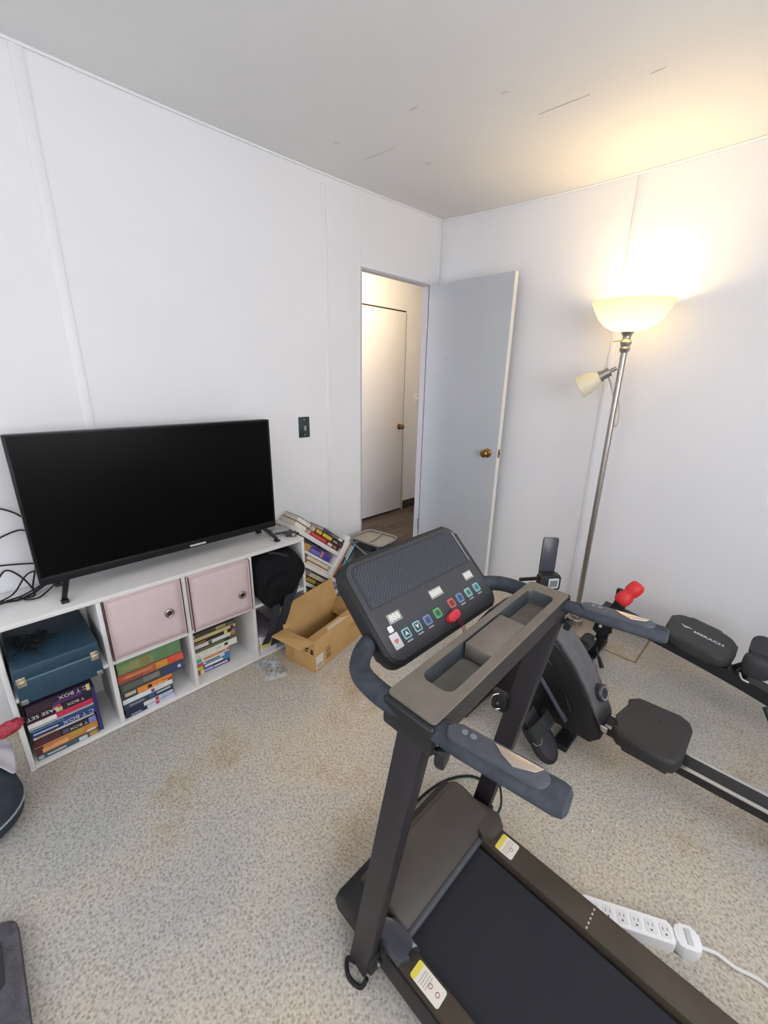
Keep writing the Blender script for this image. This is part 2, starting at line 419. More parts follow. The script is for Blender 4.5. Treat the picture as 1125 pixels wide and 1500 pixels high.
obj('bulb', MB().ell((LX, LY, 1.715), (.032, .032, .040)), mat('lit_bulb', (255, 240, 210), .4, emit=(255, 228, 176), estr=60), t)
obj('bulb_socket', MB().cyl((LX, LY, 1.652), (LX, LY, 1.685), .018), M_wplastic, t)
ld = bpy.data.lights.new('lamp_bulb_light', 'POINT'); ld.energy = 9.0; ld.color = (1, .70, .35); ld.shadow_soft_size = .04
lo = bpy.data.objects.new('lamp_bulb_light', ld); COL.objects.link(lo); lo.location = (LX, LY, 1.712)
# most of the light leaves the bowl upwards
ls = bpy.data.lights.new('lamp_uplight', 'SPOT'); ls.energy = 9; ls.color = (1, .70, .35); ls.spot_size = math.radians(150); ls.spot_blend = 1.0; ls.shadow_soft_size = .05
lo = bpy.data.objects.new('lamp_uplight', ls); COL.objects.link(lo); lo.location = (LX, LY, 1.762); lo.rotation_euler = (PI, 0, 0)
# side reading spot
P0 = Vector((LX - .045, LY - .012, 1.468)); P1 = Vector((LX - .155, LY - .045, 1.395))
obj('spot_arm', MB().tube([(LX - .012, LY - .004, 1.345), (LX - .03, LY - .01, 1.40), (P0.x - .012, P0.y, P0.z - .012)], .0042, 8), M_steel, t)
d = (P1 - P0).normalized()
obj('spot_socket', MB().cyl(P0 + d * .012, P0 + d * -.03, .010).cyl(P0 + d * .045, P0 + d * .0, .024, n=20, bev=.002).cyl(P0 + d * .052, P0 + d * .043, .030, n=20), M_steel, t)
M = aim(P0 + d * .05, P0 + d * .2)
obj('spot_shade', MB().lathe([(.026, 0), (.040, .02), (.052, .06), (.058, .105), (.056, .108), (.050, .06), (.038, .022), (.020, .004)], M, 28, cap=False), mat('frosted_spot_glass', (228, 218, 190), .45), t)
obj('pull_cord', MB().tube([(LX + .016, LY - .01, 1.33), (LX + .03, LY - .012, 1.28), (LX + .033, LY - .013, 1.22), (LX + .024, LY - .013, 1.195), (LX + .018, LY - .013, 1.23), (LX + .018, LY - .012, 1.29)], .003, 6), mat('clear_cord', (190, 175, 160), .4), t)

# ------------------------------------------------------------ television
t = thing('television', 'black flat screen television standing on the white cube shelf', 'television', (.17, -1.99, .605))
ty0, ty1, tz0, tz1 = -2.484, -1.504, .662, 1.213
obj('cabinet', MB().box((.135, ty0, tz0), (.178, ty1, tz1), .004).box((.085, ty0 + .16, tz0 + .03), (.137, ty1 - .16, tz0 + .34), .012), mat('tv_body', (14, 14, 16), .4), t)
obj('screen', MB().box((.178, ty0 + .010, tz0 + .034), (.1795, ty1 - .010, tz1 - .009)), mat('tv_screen', (4, 4, 6), .3, spec=.12), t)
b = MB(); b.box((.178, ty0, tz0), (.183, ty1, tz0 + .032), .0015); b.box((.178, ty0, tz1 - .008), (.183, ty1, tz1), .001); b.box((.178, ty0, tz0 + .03), (.183, ty0 + .009, tz1 - .006), .001); b.box((.178, ty1 - .009, tz0 + .03), (.183, ty1, tz1 - .006), .001)
obj('bezel', b, mat('tv_bezel', (22, 22, 25), .4, spec=.25, noise=.15, nscale=60), t)
obj('logo_badge', MB().box((.183, -1.945, tz0 + .006), (.1838, -1.872, tz0 + .0145)), mat('silver_print', (196, 198, 202), .3), t)
for y, dy in ((-2.40, -.03), (-1.57, .03)):
    b = MB(); b.cyl((.155, y, .668), (.245, y + dy, .619), .011, .009, n=8); b.cyl((.155, y, .668), (.075, y + dy * .8, .619), .011, .009, n=8)
    b.box((.235, y + dy - .012, .605), (.262, y + dy + .012, .615), .002).box((.058, y + dy * .8 - .012, .605), (.085, y + dy * .8 + .012, .615), .002)
    obj('foot', b, M_black, t)

# ------------------------------------------------------------ white cube shelf
t = thing('cube_shelf', 'long white eight-cube storage shelf under the television', 'shelf', (.16, -2.03, 0))
SX0, SX1, SY0, SY1, SH = .012, .300, -2.648, -1.410, .605
obj('top_panel', MB().box((SX0, SY0, SH - .018), (SX1, SY1, SH), .0015), M_white, t)
obj('bottom_panel', MB().box((SX0, SY0 + .016, .004), (SX1, SY1 - .016, .020), .0015), M_white, t)
obj('back_panel', MB().box((SX0, SY0 + .016, .02), (SX0 + .004, SY1 - .016, SH - .018)), M_white, t)
for y in (SY0, SY1 - .016): obj('side_panel', MB().box((SX0, y, 0), (SX1, y + .016, SH - .018), .0015), M_white, t)
DV = [-2.342, -2.032, -1.722]
for y in DV: obj('divider', MB().box((SX0 + .004, y - .008, .02), (SX1 - .001, y + .008, SH - .018), .0015), M_white, t)
ys = [SY0 + .016] + DV + [SY1 - .016]
for k in range(4):
    obj('middle_board', MB().box((SX0 + .004, ys[k] + (.008 if k else 0), .303), (SX1 - .002, ys[k + 1] - (.008 if k < 3 else 0), .319), .0015), M_white, t)

# ------------------------------------------------------------ pink fabric bins
M_pink = mat('pink_fabric', (216, 196, 198), .9, noise=.03, nscale=120, bump=.25, bscale=500, spec=.1)
M_plum = mat('plum_piping', (92, 52, 62), .8)
def bin_(y0, y1, z0, z1, x1, tilt, gy, gz, label):
    t = thing('fabric_bin', label, 'storage bin', (.16, (y0 + y1) / 2, .319), 'pink fabric bins in the cube shelf')
    M = T(x1, 0, z0) @ Matrix.Rotation(math.radians(tilt), 4, 'Y') @ T(-x1, 0, -z0)
    b = MB(); b.box((.03, y0, z0), (x1, y0 + .006, z1), .002, M); b.box((.03, y1 - .006, z0), (x1, y1, z1), .002, M)
    b.box((.03, y0, z0), (.036, y1, z1), .002, M); b.box((.03, y0, z0), (x1, y1, z0 + .005), .002, M)
    obj('body', b, M_pink, t)
    b = MB(); n = 8; gr = {}
    for i in range(n + 1):
        for j in range(n + 1):
            u, v = i / n, j / n
            bulge = .010 * math.sin(PI * u) * math.sin(PI * v) + random.uniform(-.0008, .0008)
            gr[i, j] = b.bm.verts.new(M @ Vector((x1 - .004 + bulge, y0 + (y1 - y0) * u, z0 + (z1 - z0) * v)))
    for i in range(n):
        for j in range(n): b.bm.faces.new((gr[i, j], gr[i + 1, j], gr[i + 1, j + 1], gr[i, j + 1]))
    f = obj('front_panel', b, M_pink, t); md = f.modifiers.new('thickness', 'SOLIDIFY'); md.thickness = .005
    for ya in (y0 - .001, y1 - .003): obj('piping', MB().box((x1 - .006, ya, z0), (x1 + .001, ya + .004, z1), 0, M), M_plum, t)
    obj('top_cover', MB().box((.03, y0, z1 - .004), (x1, y1, z1), .001, M), M_pink, t)
    c = M @ Vector((x1 + .0065, gy, gz))
    g = obj('grommet', MB().lathe([(.010, 0), (.0105, .004), (.015, .0055), (.019, .004), (.0195, 0)], aim(c, c + Vector((1, 0, 0))), 24, cap=False), M_steel, t)
    obj('grommet_hole', MB().cyl(c + Vector((-.001, 0, 0)), c + Vector((.0012, 0, 0)), .0105, n=20), mat('bin_hole', (70, 36, 46), .9), t)
bin_(-2.328, -2.044, .3195, .5862, .304, 0, -2.107, .450, 'pink fabric bin beside the teal case, in the second cube from the left')
bin_(-2.018, -1.736, .3195, .5855, .318, 0, -1.786, .420, 'pink fabric bin beside the black backpack, in the third cube from the left')

# ------------------------------------------------------------ teal portable case
t = thing('record_player_case', 'dark teal portable case with silver latches in the top left cube', 'case', (.2, -2.497, .319))
M_teal = mat('teal_vinyl', (36, 66, 84), .5, noise=.12, nscale=70, bump=.2, bscale=350)
cy0, cy1 = -2.622, -2.374
obj('lower_shell', MB().box((.03, cy0, .3195), (.352, cy1, .410), .006), M_teal, t)
obj('lid', MB().box((.03, cy0, .413), (.352, cy1, .462), .008), M_teal, t)
obj('seam_strip', MB().box((.034, cy0 + .003, .408), (.3535, cy1 - .003, .4145)), mat('teal_seam', (88, 122, 136), .5), t)
for y in (-2.603, -2.393):
    b = MB(); b.box((.351, y - .013, .392), (.357, y + .013, .428), .002); b.box((.356, y - .010, .398), (.361, y + .010, .414), .002)
    obj('latch', b, mat('latch_metal', (214, 205, 186), .25, 1.0), t)
for y, z in ((cy0 + .004, .322), (cy1 - .024, .322)):
    obj('corner_guard', MB().box((.332, y, z - .002), (.3545, y + .020, z + .018), .003), mat('corner_metal', (168, 170, 172), .35, .9), t)
b = MB()
for k in range(70):
    a = random.uniform(0, 2 * PI); r = random.uniform(0, .05)
    x = .19 + r * math.cos(a) * 1.6; y = -2.555 + r * math.sin(a) * .9
    p = [(x, y, .4635)]
    dd = random.uniform(0, 2 * PI)
    for s_ in range(1, 4): p.append((x + .022 * s_ * math.cos(dd + s_ * .35), y + .016 * s_ * math.sin(dd + s_ * .35), .464 + .006 * math.sin(s_ * 1.2) + random.uniform(0, .004)))
    b.tube(p, .0016, 4, 2)
o = obj('dark_strands', b, mat('dark_strand', (28, 34, 36), .9)); tag(o, 'wispy tangle of dark strands lying on top of the teal case', 'strands'); o['kind'] = 'stuff'

# ------------------------------------------------------------ books and boxed sets
M_page = mat('page_block', (216, 206, 186), .9, noise=.06, nscale=300)
def cm(rgb): return mat('cover_%d_%d_%d' % rgb, rgb, .45, noise=.10, nscale=45)
def book(M, w, th, dep, rgb, label, group, marks=(), words=(), name='book', pages=True):
    """local frame: x along the spine 0..w, y thickness 0..th, z out of the spine (0 = spine face, -dep = fore edge)"""
    loc = M @ Vector((w / 2, 0, -dep / 2))
    t = thing(name, label, 'book' if name == 'book' else 'boxed set', loc, group)
    c = .0022 if th > .012 else .0014
    b = MB()
    if pages:
        b.box((0, 0, -dep), (w, c, 0), .0006, M, 1); b.box((0, th - c, -dep), (w, th, 0), .0006, M, 1); b.box((0, c * .5, -c), (w, th - c * .5, .0008), .0006, M, 1)
        obj('cover', b, cm(rgb), t)
        obj('pages', MB().box((.003, c, -dep + .003), (w - .003, th - c, -c), 0, M), M_page, t)
    else:
        b.box((0, 0, -dep), (w, th, 0), .0012, M, 1); obj('box', b, cm(rgb), t)
    for k, (u0, u1, v0, v1, col) in enumerate(marks):
        obj('spine_print', MB().box((u0 * w, v0 * th, .0002), (u1 * w, v1 * th, .0012 + .0002 * k), 0, M), cm(col), t)
    for s_, u, v, size, col, flip in words:
        R = Matrix.Rotation(PI, 4, 'Z') if flip else Matrix.Identity(4)
        text('spine_lettering', s_, size, M @ T(u * w, v * th, .0024) @ R, cm(col), t, .0002, sx=1.15)
    return t
def lay(x, y, z, rot=0):   # a book lying flat with its spine to the room
    return frame((x, y, z), (0, 1, 0), (0, 0, 1), (1, 0, 0)) @ Matrix.Rotation(math.radians(rot), 4, 'Y')
def stack(x, y, z, items, group):
    for it in items:
        w, th, dep, rgb, label, dx, dy, rot = it[:8]
        book(lay(x + dx, y + dy, z, rot), w, th, dep, rgb, label, group, *(it[8:]))
        z += th + .0004
    return z
WH, NV, RD, OR, YE, BK, GN = (228, 226, 222), (40, 52, 84), (186, 52, 74), (216, 132, 62), (214, 196, 96), (34, 32, 36), (96, 128, 92)
stack(.285, -2.622, .0205, [
    (.196, .024, .14, (74, 86, 92), 'grey-teal boxed set at the bottom of the pile under the teal case', 0, 0, 0, ((.02, .10, .2, .8, (150, 176, 178)), (.15, .45, .35, .65, (176, 186, 186)), (.66, .80, .15, .8, (196, 206, 206)), (.84, .98, .1, .9, (176, 140, 84))), (), 'boxed_set', False),
    (.198, .036, .14, (196, 132, 70), 'orange boxed set, second from the bottom under the teal case', 0, 0, 1, ((0, .12, 0, .95, (96, 44, 50)), (.10, .5, .1, .6, (224, 158, 108)), (.55, .75, .45, .9, (176, 152, 70)), (.8, .95, .05, .3, (222, 210, 180))), (), 'boxed_set', False),
    (.196, .032, .14, (44, 34, 42), 'dark maroon boxed set with white lettering above the orange one', 0, .002, 0, ((.02, .40, .1, .9, (86, 46, 54)), (.44, .54, .2, .8, (84, 80, 110)), (.87, .99, .1, .9, (118, 132, 190))), (('T BOX', .70, .5, .017, (214, 210, 206), True),), 'boxed_set', False),
    (.190, .012, .14, (208, 204, 204), 'thin pale boxed set in the middle of the pile under the teal case', -.002, .004, 0, ((.05, .35, .2, .8, (190, 160, 110)),), (), 'boxed_set', False),
    (.200, .032, .14, (52, 66, 122), 'blue boxed set in the pile under the teal case', .002, .002, -1, ((.0, .42, .1, .75, (38, 46, 92)), (.03, .40, .35, .6, (168, 174, 200)), (.0, .5, .88, 1.0, (92, 140, 150))), (('C T BOX', .72, .48, .022, (206, 214, 226), True),), 'boxed_set', False),
    (.200, .010, .14, (156, 176, 176), 'thin pale teal boxed set under the red one', 0, 0, 0, (), (), 'boxed_set', False),
    (.200, .022, .14, (198, 46, 84), 'crimson red boxed set under the teal case', .002, 0, 0, ((.0, .42, .15, 1.0, (226, 224, 224)),), (), 'boxed_set', False),
    (.200, .034, .14, (36, 30, 42), 'black boxed set lettered BASE SET under the teal case', 0, .0, 0, ((.43, .53, .1, .6, (190, 184, 110)), (.40, .52, .6, 1, (168, 60, 100))), (('BASE SET', .24, .62, .020, (228, 222, 220), True), ('T BOX', .74, .5, .016, (214, 216, 214), True)), 'boxed_set', False),
    (.196, .040, .14, (46, 32, 62), 'dark purple boxed set, topmost of the pile under the teal case', .002, .006, 0, ((.0, .4, .1, .9, (58, 40, 50)), (.93, .99, .2, .9, (222, 200, 116)), (.4, .85, .05, .4, (84, 44, 96))), (('C T BOX', .72, .66, .020, (226, 222, 226), True),), 'boxed_set', False),
], 'boxed sets under the teal case')
book(frame((.280, -2.408, .0215), (0, 0, 1), (0, -1, 0), (1, 0, 0)), .215, .014, .14, (52, 50, 104), 'dark blue boxed set standing upright beside the pile under the teal case', 'boxed sets under the teal case', (), (), 'boxed_set', False)
stack(.284, -2.328, .0205, [
    (.196, .020, .13, (34, 38, 64), 'navy and lavender book at the bottom of the second cube pile', 0, 0, 0, ((.42, 1, .05, .95, (196, 200, 220)), (.60, .67, .15, .85, (196, 44, 92)), (.1, .3, .3, .6, (150, 156, 176)))),
    (.194, .022, .13, (36, 46, 72), 'navy and pale book, second from the bottom of the second cube pile', 0, .002, 0, ((.36, .98, .05, .95, (208, 210, 206)), (.60, .67, .15, .85, (196, 44, 84)), (.72, .96, .1, .8, (168, 184, 214)))),
    (.196, .026, .13, (52, 66, 82), 'slate blue book with grey lettering in the second cube pile', 0, 0, 1, ((.10, .40, .3, .7, (118, 130, 140)), (.65, .95, .35, .75, (170, 178, 184)), (.5, .6, .1, .9, (52, 96, 140)))),
    (.196, .022, .13, (214, 222, 224), 'white book with a purple mark in the second cube pile', 0, 0, 0, ((.55, .62, .15, .85, (134, 56, 104)),)),
    (.198, .030, .13, (226, 138, 64), 'orange book with navy end in the second cube pile', -.002, 0, 0, ((.0, .30, .0, 1, (56, 60, 76)), (.06, .27, .4, .95, (196, 180, 148)), (.5, .58, .25, .75, (50, 34, 28)), (.8, 1, .05, .5, (176, 72, 52)), (.6, .9, .1, .35, (232, 172, 120)))),
    (.252, .050, .19, (70, 74, 76), 'large dark board game box under the orange-red one', 0, 0, 0, ((.64, 1, .1, .85, (58, 68, 106)), (.03, .33, .25, .8, (92, 98, 90)), (.34, .60, .3, .8, (124, 122, 112)), (.9, .95, .3, .6, (200, 200, 206))), (), 'game_box', False),
    (.256, .036, .19, (180, 92, 66), 'orange-red board game box under the green one', .002, -.001, 0, ((.72, 1, .1, .95, (216, 84, 70)), (.56, .74, .1, .95, (206, 146, 62)), (.02, .35, .05, .4, (150, 76, 70)), (.1, .5, .5, .8, (196, 132, 84))), (), 'game_box', False),
    (.250, .062, .19, (98, 134, 92), 'green board game box, topmost in the second cube pile', -.004, .003, 0, ((.02, .55, .1, .75, (126, 140, 92)), (.2, .32, .25, .8, (150, 144, 96)), (.38, .48, .2, .85, (138, 120, 78))), (), 'game_box', False),
], 'books and game boxes in the second cube')
stack(.225, -2.012, .0205, [
    (.172, .024, .14, (44, 48, 86), 'navy and lilac paperback at the bottom of the third cube pile', 0, 0, 0, ((.0, .12, .1, .9, (120, 90, 96)), (.13, .24, .05, .95, (232, 214, 170)), (.25, .5, .2, .85, (176, 160, 214)), (.52, .92, .3, .7, (206, 204, 222)))),
    (.172, .022, .14, (60, 70, 92), 'multicoloured paperback with a yellow end in the third cube pile', 0, .001, 0, ((.0, .22, .05, .95, (206, 198, 74)), (.26, .80, .2, .8, (226, 228, 230)), (.82, 1, .05, .95, (66, 130, 178)))),
    (.172, .018, .14, (196, 222, 232), 'pale blue paperback with a pink end in the third cube pile', 0, 0, 0, ((.0, .24, .05, .95, (220, 68, 108)), (.3, .72, .3, .7, (62, 78, 92)), (.86, 1, 0, 1, (64, 120, 176)))),
    (.172, .024, .14, (226, 218, 208), 'white paperback with orange lettering in the third cube pile', 0, 0, 0, ((.02, .20, .15, .9, (66, 176, 150)), (.26, .9, .25, .75, (206, 140, 86)), (.92, 1, .3, .9, (226, 110, 128)))),
    (.218, .034, .14, (226, 226, 210), 'thick cream book with a black mark in the third cube pile', 0, 0, 0, ((.70, .78, .35, .8, (36, 36, 40)), (.5, .62, .35, .65, (178, 198, 208)))),
    (.216, .020, .14, (58, 64, 48), 'dark green book in the third cube pile', 0, -.002, 0, ((.06, .72, .25, .75, (104, 116, 82)), (.86, .98, .3, .8, (120, 100, 74)))),
    (.214, .020, .14, (222, 216, 216), 'white book with a green emblem in the third cube pile', 0, 0, 0, ((.0, .06, 0, 1, (150, 110, 104)), (.36, .44, .1, .95, (84, 96, 50)), (.88, 1, .1, .9, (168, 118, 56)))),
    (.218, .020, .14, (48, 42, 36), 'black and yellow book in the third cube pile', 0, 0, 0, ((.72, .80, .0, 1, (206, 210, 130)), (.05, .3, .35, .65, (168, 140, 80)), (.9, 1, .2, .8, (150, 84, 130)))),
    (.218, .018, .14, (206, 190, 140), 'tan book with a dark mark in the third cube pile', 0, 0, 0, ((.88, .95, .1, .9, (80, 52, 60)),)),
    (.218, .024, .14, (72, 68, 52), 'olive brown book, topmost in the third cube pile', 0, 0, 0, ((.04, .08, .3, .7, (206, 196, 176)), (.55, .78, .25, .85, (168, 156, 116)), (.8, .95, .3, .7, (110, 106, 90)))),
], 'books in the third cube')

# ------------------------------------------------------------ things on the shelf top
t = thing('handheld_device', 'small grey handheld device with a dark round opening near the right television foot', 'device', (.13, -1.46, .605))
M = frame((.158, -1.468, .6055), (.25, .968, 0), (-.968, .25, 0), (0, 0, 1))
obj('body', MB().prism(rrect(-.050, -.030, .045, .030, .012), .030, .005, M), mat('grey_plastic', (156, 160, 158), .35), t)
obj('round_opening', MB().cyl(M @ Vector((-.050, 0, .014)), M @ Vector((-.062, 0, .014)), .012, n=16), M_black, t)
obj('hand_strap', MB().tube([M @ Vector(p) for p in ((-.035, -.030, .012), (-.010, -.042, .016), (.025, -.040, .016), (.042, -.029, .012))], .005, 6), mat('dark_strap', (60, 62, 66), .8), t)
t = thing('charger_block', 'small black block with a silver face at the front corner of the shelf top', 'charger', (.215, -1.44, .605))
M = frame((.234, -1.444, .6055), (.6, .8, 0), (-.8, .6, 0), (0, 0, 1))
obj('body', MB().box((-.026, -.018, 0), (.026, .018, .024), .004, M), mat('charger_dark', (60, 56, 54), .4), t)
obj('silver_face', MB().box((.004, -.0195, .004), (.022, -.018, .020), .001, M), mat('silver_face_metal', (170, 172, 172), .3, .8), t)
obj('plug', MB().box((.026, -.008, .008), (.040, .008, .020), .003, M), M_black, t)

# cables behind the television
cabs = [[(.05, -2.45, .86), (.022, -2.52, .93), (.012, -2.70, .99)],
        [(.06, -2.46, .83), (.03, -2.50, .845), (.015, -2.60, .80), (.01, -2.72, .70)],
        [(.06, -2.46, .80), (.045, -2.475, .70), (.05, -2.50, .612), (.09, -2.49, .612)],
        [(.05, -2.44, .70), (.035, -2.52, .715), (.02, -2.60, .72), (.015, -2.72, .70)],
        [(.09, -2.42, .68), (.06, -2.50, .68), (.08, -2.56, .62), (.14, -2.635, .618), (.18, -2.668, .603), (.22, -2.71, .57)],
        [(.10, -2.40, .66), (.09, -2.48, .63), (.10, -2.54, .612), (.12, -2.62, .614), (.14, -2.74, .60)],
        [(.07, -2.43, .64), (.10, -2.50, .615), (.13, -2.55, .613), (.15, -2.60, .625), (.16, -2.72, .61)],
        [(.04, -2.60, .66), (.03, -2.56, .70), (.05, -2.52, .66), (.10, -2.50, .612), (.13, -2.52, .612), (.11, -2.55, .614)],
        [(.12, -2.43, .64), (.13, -2.47, .613), (.16, -2.50, .613), (.14, -2.535, .614), (.11, -2.50, .62), (.10, -2.45, .65)]]
labs = ['thin black cable rising along the wall behind the television', 'black cable arching down the wall left of the television', 'black cable hanging from the television edge to the shelf top', 'thin black cable curving left low on the wall', 'black cable drooping over the left end of the shelf top', 'black cable running flat along the shelf top to the left', 'thick black cable in the bundle left of the television', 'thin black cable looping up beside the television corner', 'small coiled black cable beside the television foot']
for p, l in zip(cabs, labs):
    tag(obj('cable', MB().tube(p, .0032 if 'thick' not in l else .0045, 6, 8), M_rubber), l, 'cable', 'cables behind the television')

# ------------------------------------------------------------ black backpack stuffed in the right-hand cube
M_cloth = mat('black_backpack_cloth', (24, 24, 27), .85, noise=.25, nscale=30, bump=.35, bscale=160, spec=.15)
M_strap = mat('black_strap_webbing', (34, 36, 44), .8, noise=.15, nscale=50)
t = thing('backpack', 'black cloth backpack with hanging straps bulging out of the right-hand cube', 'backpack', (.24, -1.57, .32))
b = MB(); n, m_ = 22, 16; gr = {}
def bp_pt(u, v):
    """u around, v from top to bottom"""
    th = PI * v; ph = 2 * PI * u
    f = lambda q, p: math.copysign(abs(q) ** p, q)
    x = f(math.sin(th), .6) * f(math.cos(ph), .6); y = f(math.sin(th), .6) * f(math.sin(ph), .6); z = f(math.cos(th), .6)
    X = .215 + .150 * x; Y = -1.575 + .138 * y; Z = .447 + .125 * z
    out = max(0, X - .27)
    Y += .28 * out * (1 if y > -.3 else .1); Z -= .42 * out
    if X > .31 and z < 0: Z -= .04 * (-z)
    low = max(0, .43 - Z)
    if y > 0: Y -= low * 1.15 * y ** .7
    if X > .300: Y += .05 * max(0, y) * min(1, (X - .30) * 14) * max(0, 1 - abs(Z - .44) * 8)
    if X < .305:
        Y = min(-1.432, max(-1.708, Y)); Z = min(.580, max(.3225, Z))
    w = .006 * math.sin(9 * Y * 6 + 13 * Z * 4) + .004 * math.sin(31 * Z + 17 * X * 3)
    return (max(.03, X + w), Y, Z)
for j in range(1, m_):
    for i in range(n): gr[i, j] = b.bm.verts.new(bp_pt(i / n, j / m_))
tp = b.bm.verts.new(bp_pt(0, .0001)); bt = b.bm.verts.new(bp_pt(0, .9999))
for i in range(n):
    k = (i + 1) % n
    b.bm.faces.new((tp, gr[i, 1], gr[k, 1])); b.bm.faces.new((bt, gr[k, m_ - 1], gr[i, m_ - 1]))
    for j in range(1, m_ - 1): b.bm.faces.new((gr[i, j], gr[i, j + 1], gr[k, j + 1], gr[k, j]))
o = obj('body', b, M_cloth, t, smooth=80); sd = o.modifiers.new('smooth', 'SUBSURF'); sd.levels = 1; sd.render_levels = 2
obj('front_pocket', MB().ell((.352, -1.590, .395), (.030, .088, .085), Matrix.Rotation(math.radians(18), 4, 'Y'), power=.65), M_cloth, t, 80)
obj('pocket_zip', MB().tube([(.372, -1.665, .40), (.385, -1.64, .452), (.382, -1.59, .466), (.380, -1.54, .452), (.374, -1.515, .40)], .003, 6), M_strap, t)
def ribbon(pts, w, side=(0, 1, 0), th=.006):
    P = spline(pts, 6); s_ = Vector(side).normalized() * w / 2; bb = MB(); rr = []
    for i, p in enumerate(P):
        tt = (P[min(i + 1, len(P) - 1)] - P[max(0, i - 1)]).normalized(); nn = tt.cross(s_).normalized() * th / 2
        rr.append([bb.bm.verts.new(p + q) for q in (-s_ - nn, s_ - nn, s_ + nn, -s_ + nn)])
    for a, c in zip(rr, rr[1:]):
        for k in range(4): bb.bm.faces.new((a[k], a[(k + 1) % 4], c[(k + 1) % 4], c[k]))
    bb.bm.faces.new(rr[0]); bb.bm.faces.new(rr[-1][::-1]); return bb
obj('shoulder_strap', ribbon([(.372, -1.560, .36), (.380, -1.600, .26), (.366, -1.636, .16), (.350, -1.648, .095)], .050), M_strap, t)
obj('shoulder_strap', ribbon([(.376, -1.640, .33), (.378, -1.655, .25), (.362, -1.680, .17), (.345, -1.700, .115)], .036, (.2, 1, 0)), M_strap, t)
obj('side_strap', ribbon([(.360, -1.505, .40), (.374, -1.550, .33), (.372, -1.590, .27), (.362, -1.622, .19)], .034, (.3, 1, .3)), M_strap, t)
obj('carry_loop', MB().tube([(.30, -1.62, .578), (.34, -1.60, .585), (.355, -1.57, .570), (.34, -1.545, .556)], .006, 6), M_strap, t)

# pale plastic tub in the cube under the backpack
t = thing('plastic_tub', 'pale lidded plastic tub with a yellow stripe in the bottom right cube', 'tub', (.20, -1.655, .0205))
b = MB(); M_tub = mat('pale_tub_plastic', (206, 208, 212), .35)
b.prism(rrect(.06, -1.708, .30, -1.60, .02), .11, .004, T(0, 0, .0205), taper=1.06); obj('body', b, M_tub, t)
obj('label_band', MB().prism(rrect(.0535, -1.7095, .3065, -1.5965, .022), .030, 0, T(0, 0, .062)), mat('tub_label', (200, 190, 110), .5), t)
obj('lid', MB().prism(rrect(.05, -1.7125, .31, -1.590, .024), .014, .003, T(0, 0, .131)), mat('tub_lid_mauve', (132, 122, 140), .4), t)
obj('rim', MB().prism(rrect(.046, -1.7128, .314, -1.586, .026), .008, .002, T(0, 0, .125)), M_tub, t)

# clear plastic sleeve with coloured papers on the floor
t = thing('plastic_bag', 'crumpled clear plastic bag with coloured leaflets on the carpet by the shelf end', 'plastic bag', (.40, -1.66, 0))
b = MB(); gr = {}
for i in range(13):
    for j in range(10):
        x, y = .310 + .0135 * i + .004 * j, -1.750 + .0125 * j - .003 * i
        edge = 0 if i in (0, 12) or j in (0, 9) else 1
        gr[i, j] = b.bm.verts.new((x + .003 * math.sin(j * 2.1), y + .003 * math.sin(i * 1.7), .004 + edge * (.004 + .018 * abs(math.sin(i * 1.9 + j * .8) * math.cos(j * 1.7 - i)))))
for i in range(12):
    for j in range(9): b.bm.faces.new((gr[i, j], gr[i + 1, j], gr[i + 1, j + 1], gr[i, j + 1]))
fm = mat('clear_film', (226, 230, 232), .15); fm.node_tree.nodes['Principled BSDF'].inputs['Alpha'].default_value = .38; obj('film', b, fm, t)
for (x, y, a, w, h, c) in ((.352, -1.715, 20, .06, .035, (96, 142, 128)), (.395, -1.690, -15, .055, .045, (206, 214, 212)), (.405, -1.730, 40, .045, .018, (168, 96, 84)), (.440, -1.680, 10, .05, .04, (130, 142, 142)), (.350, -1.670, -30, .04, .03, (202, 190, 202))):
    M = T(x, y, .0015) @ rz(a); obj('leaflet', MB().box((-w / 2, -h / 2, 0), (w / 2, h / 2, .0015), 0, M), mat('leaflet_%d_%d_%d' % c, c, .6), t)

# ------------------------------------------------------------ open cardboard box
M_card = mat('corrugated_cardboard', (196, 158, 106), .85, noise=.06, nscale=18, bump=.05, bscale=300, spec=.1)
M_cardin = mat('cardboard_inside', (168, 132, 84), .9, noise=.05, nscale=18, spec=.1)
A = Vector((.582, -1.567, 0)); u = Vector((-.215, .977, 0)).normalized(); v = Vector((-u.y, u.x, 0))
BL, BW, BH = .425, .205, .178
t = thing('cardboard_box', 'open brown cardboard box with flaps up on the carpet in front of the bookcase', 'box', A + u * BL / 2 + v * BW / 2)
Mb = frame(A, u, v, (0, 0, 1)); th = .005
obj('front_wall', MB().box((0, 0, 0), (BL, th, BH), .001, Mb), M_card, t)
obj('rear_wall', MB().box((0, BW - th, 0), (BL, BW, BH), .001, Mb), M_card, t)
obj('end_wall', MB().box((0, th, 0), (th, BW - th, BH), .001, Mb), M_card, t)
obj('end_wall', MB().box((BL - th, th, 0), (BL, BW - th, BH), .001, Mb), M_card, t)
obj('bottom', MB().box((th, th, 0), (BL - th, BW - th, th), 0, Mb), M_cardin, t)
def Q(*p): return [Mb @ Vector(q) for q in p]
obj('rear_flap', MB().sheet(Q((0.0, BW, BH), (BL, BW, BH), (BL - .004, BW + .030, BH + .108), (.004, BW + .030, BH + .108)), th), M_card, t)
obj('near_end_flap', MB().sheet(Q((0, BW, BH), (0, 0, BH), (-.085, .012, BH + .004), (-.100, BW - .02, BH + .022)), th), M_card, t)
obj('front_flap', MB().sheet(Q((0, 0, BH), (BL, 0, BH), (BL - .01, .062, BH - .014), (.004, .062, BH - .014)), th), M_card, t)
obj('far_end_flap', MB().sheet(Q((BL, 0.02, BH), (BL, BW, BH), (BL - .05, BW - .012, BH - .085), (BL - .05, .06, BH - .085)), th), M_cardin, t)
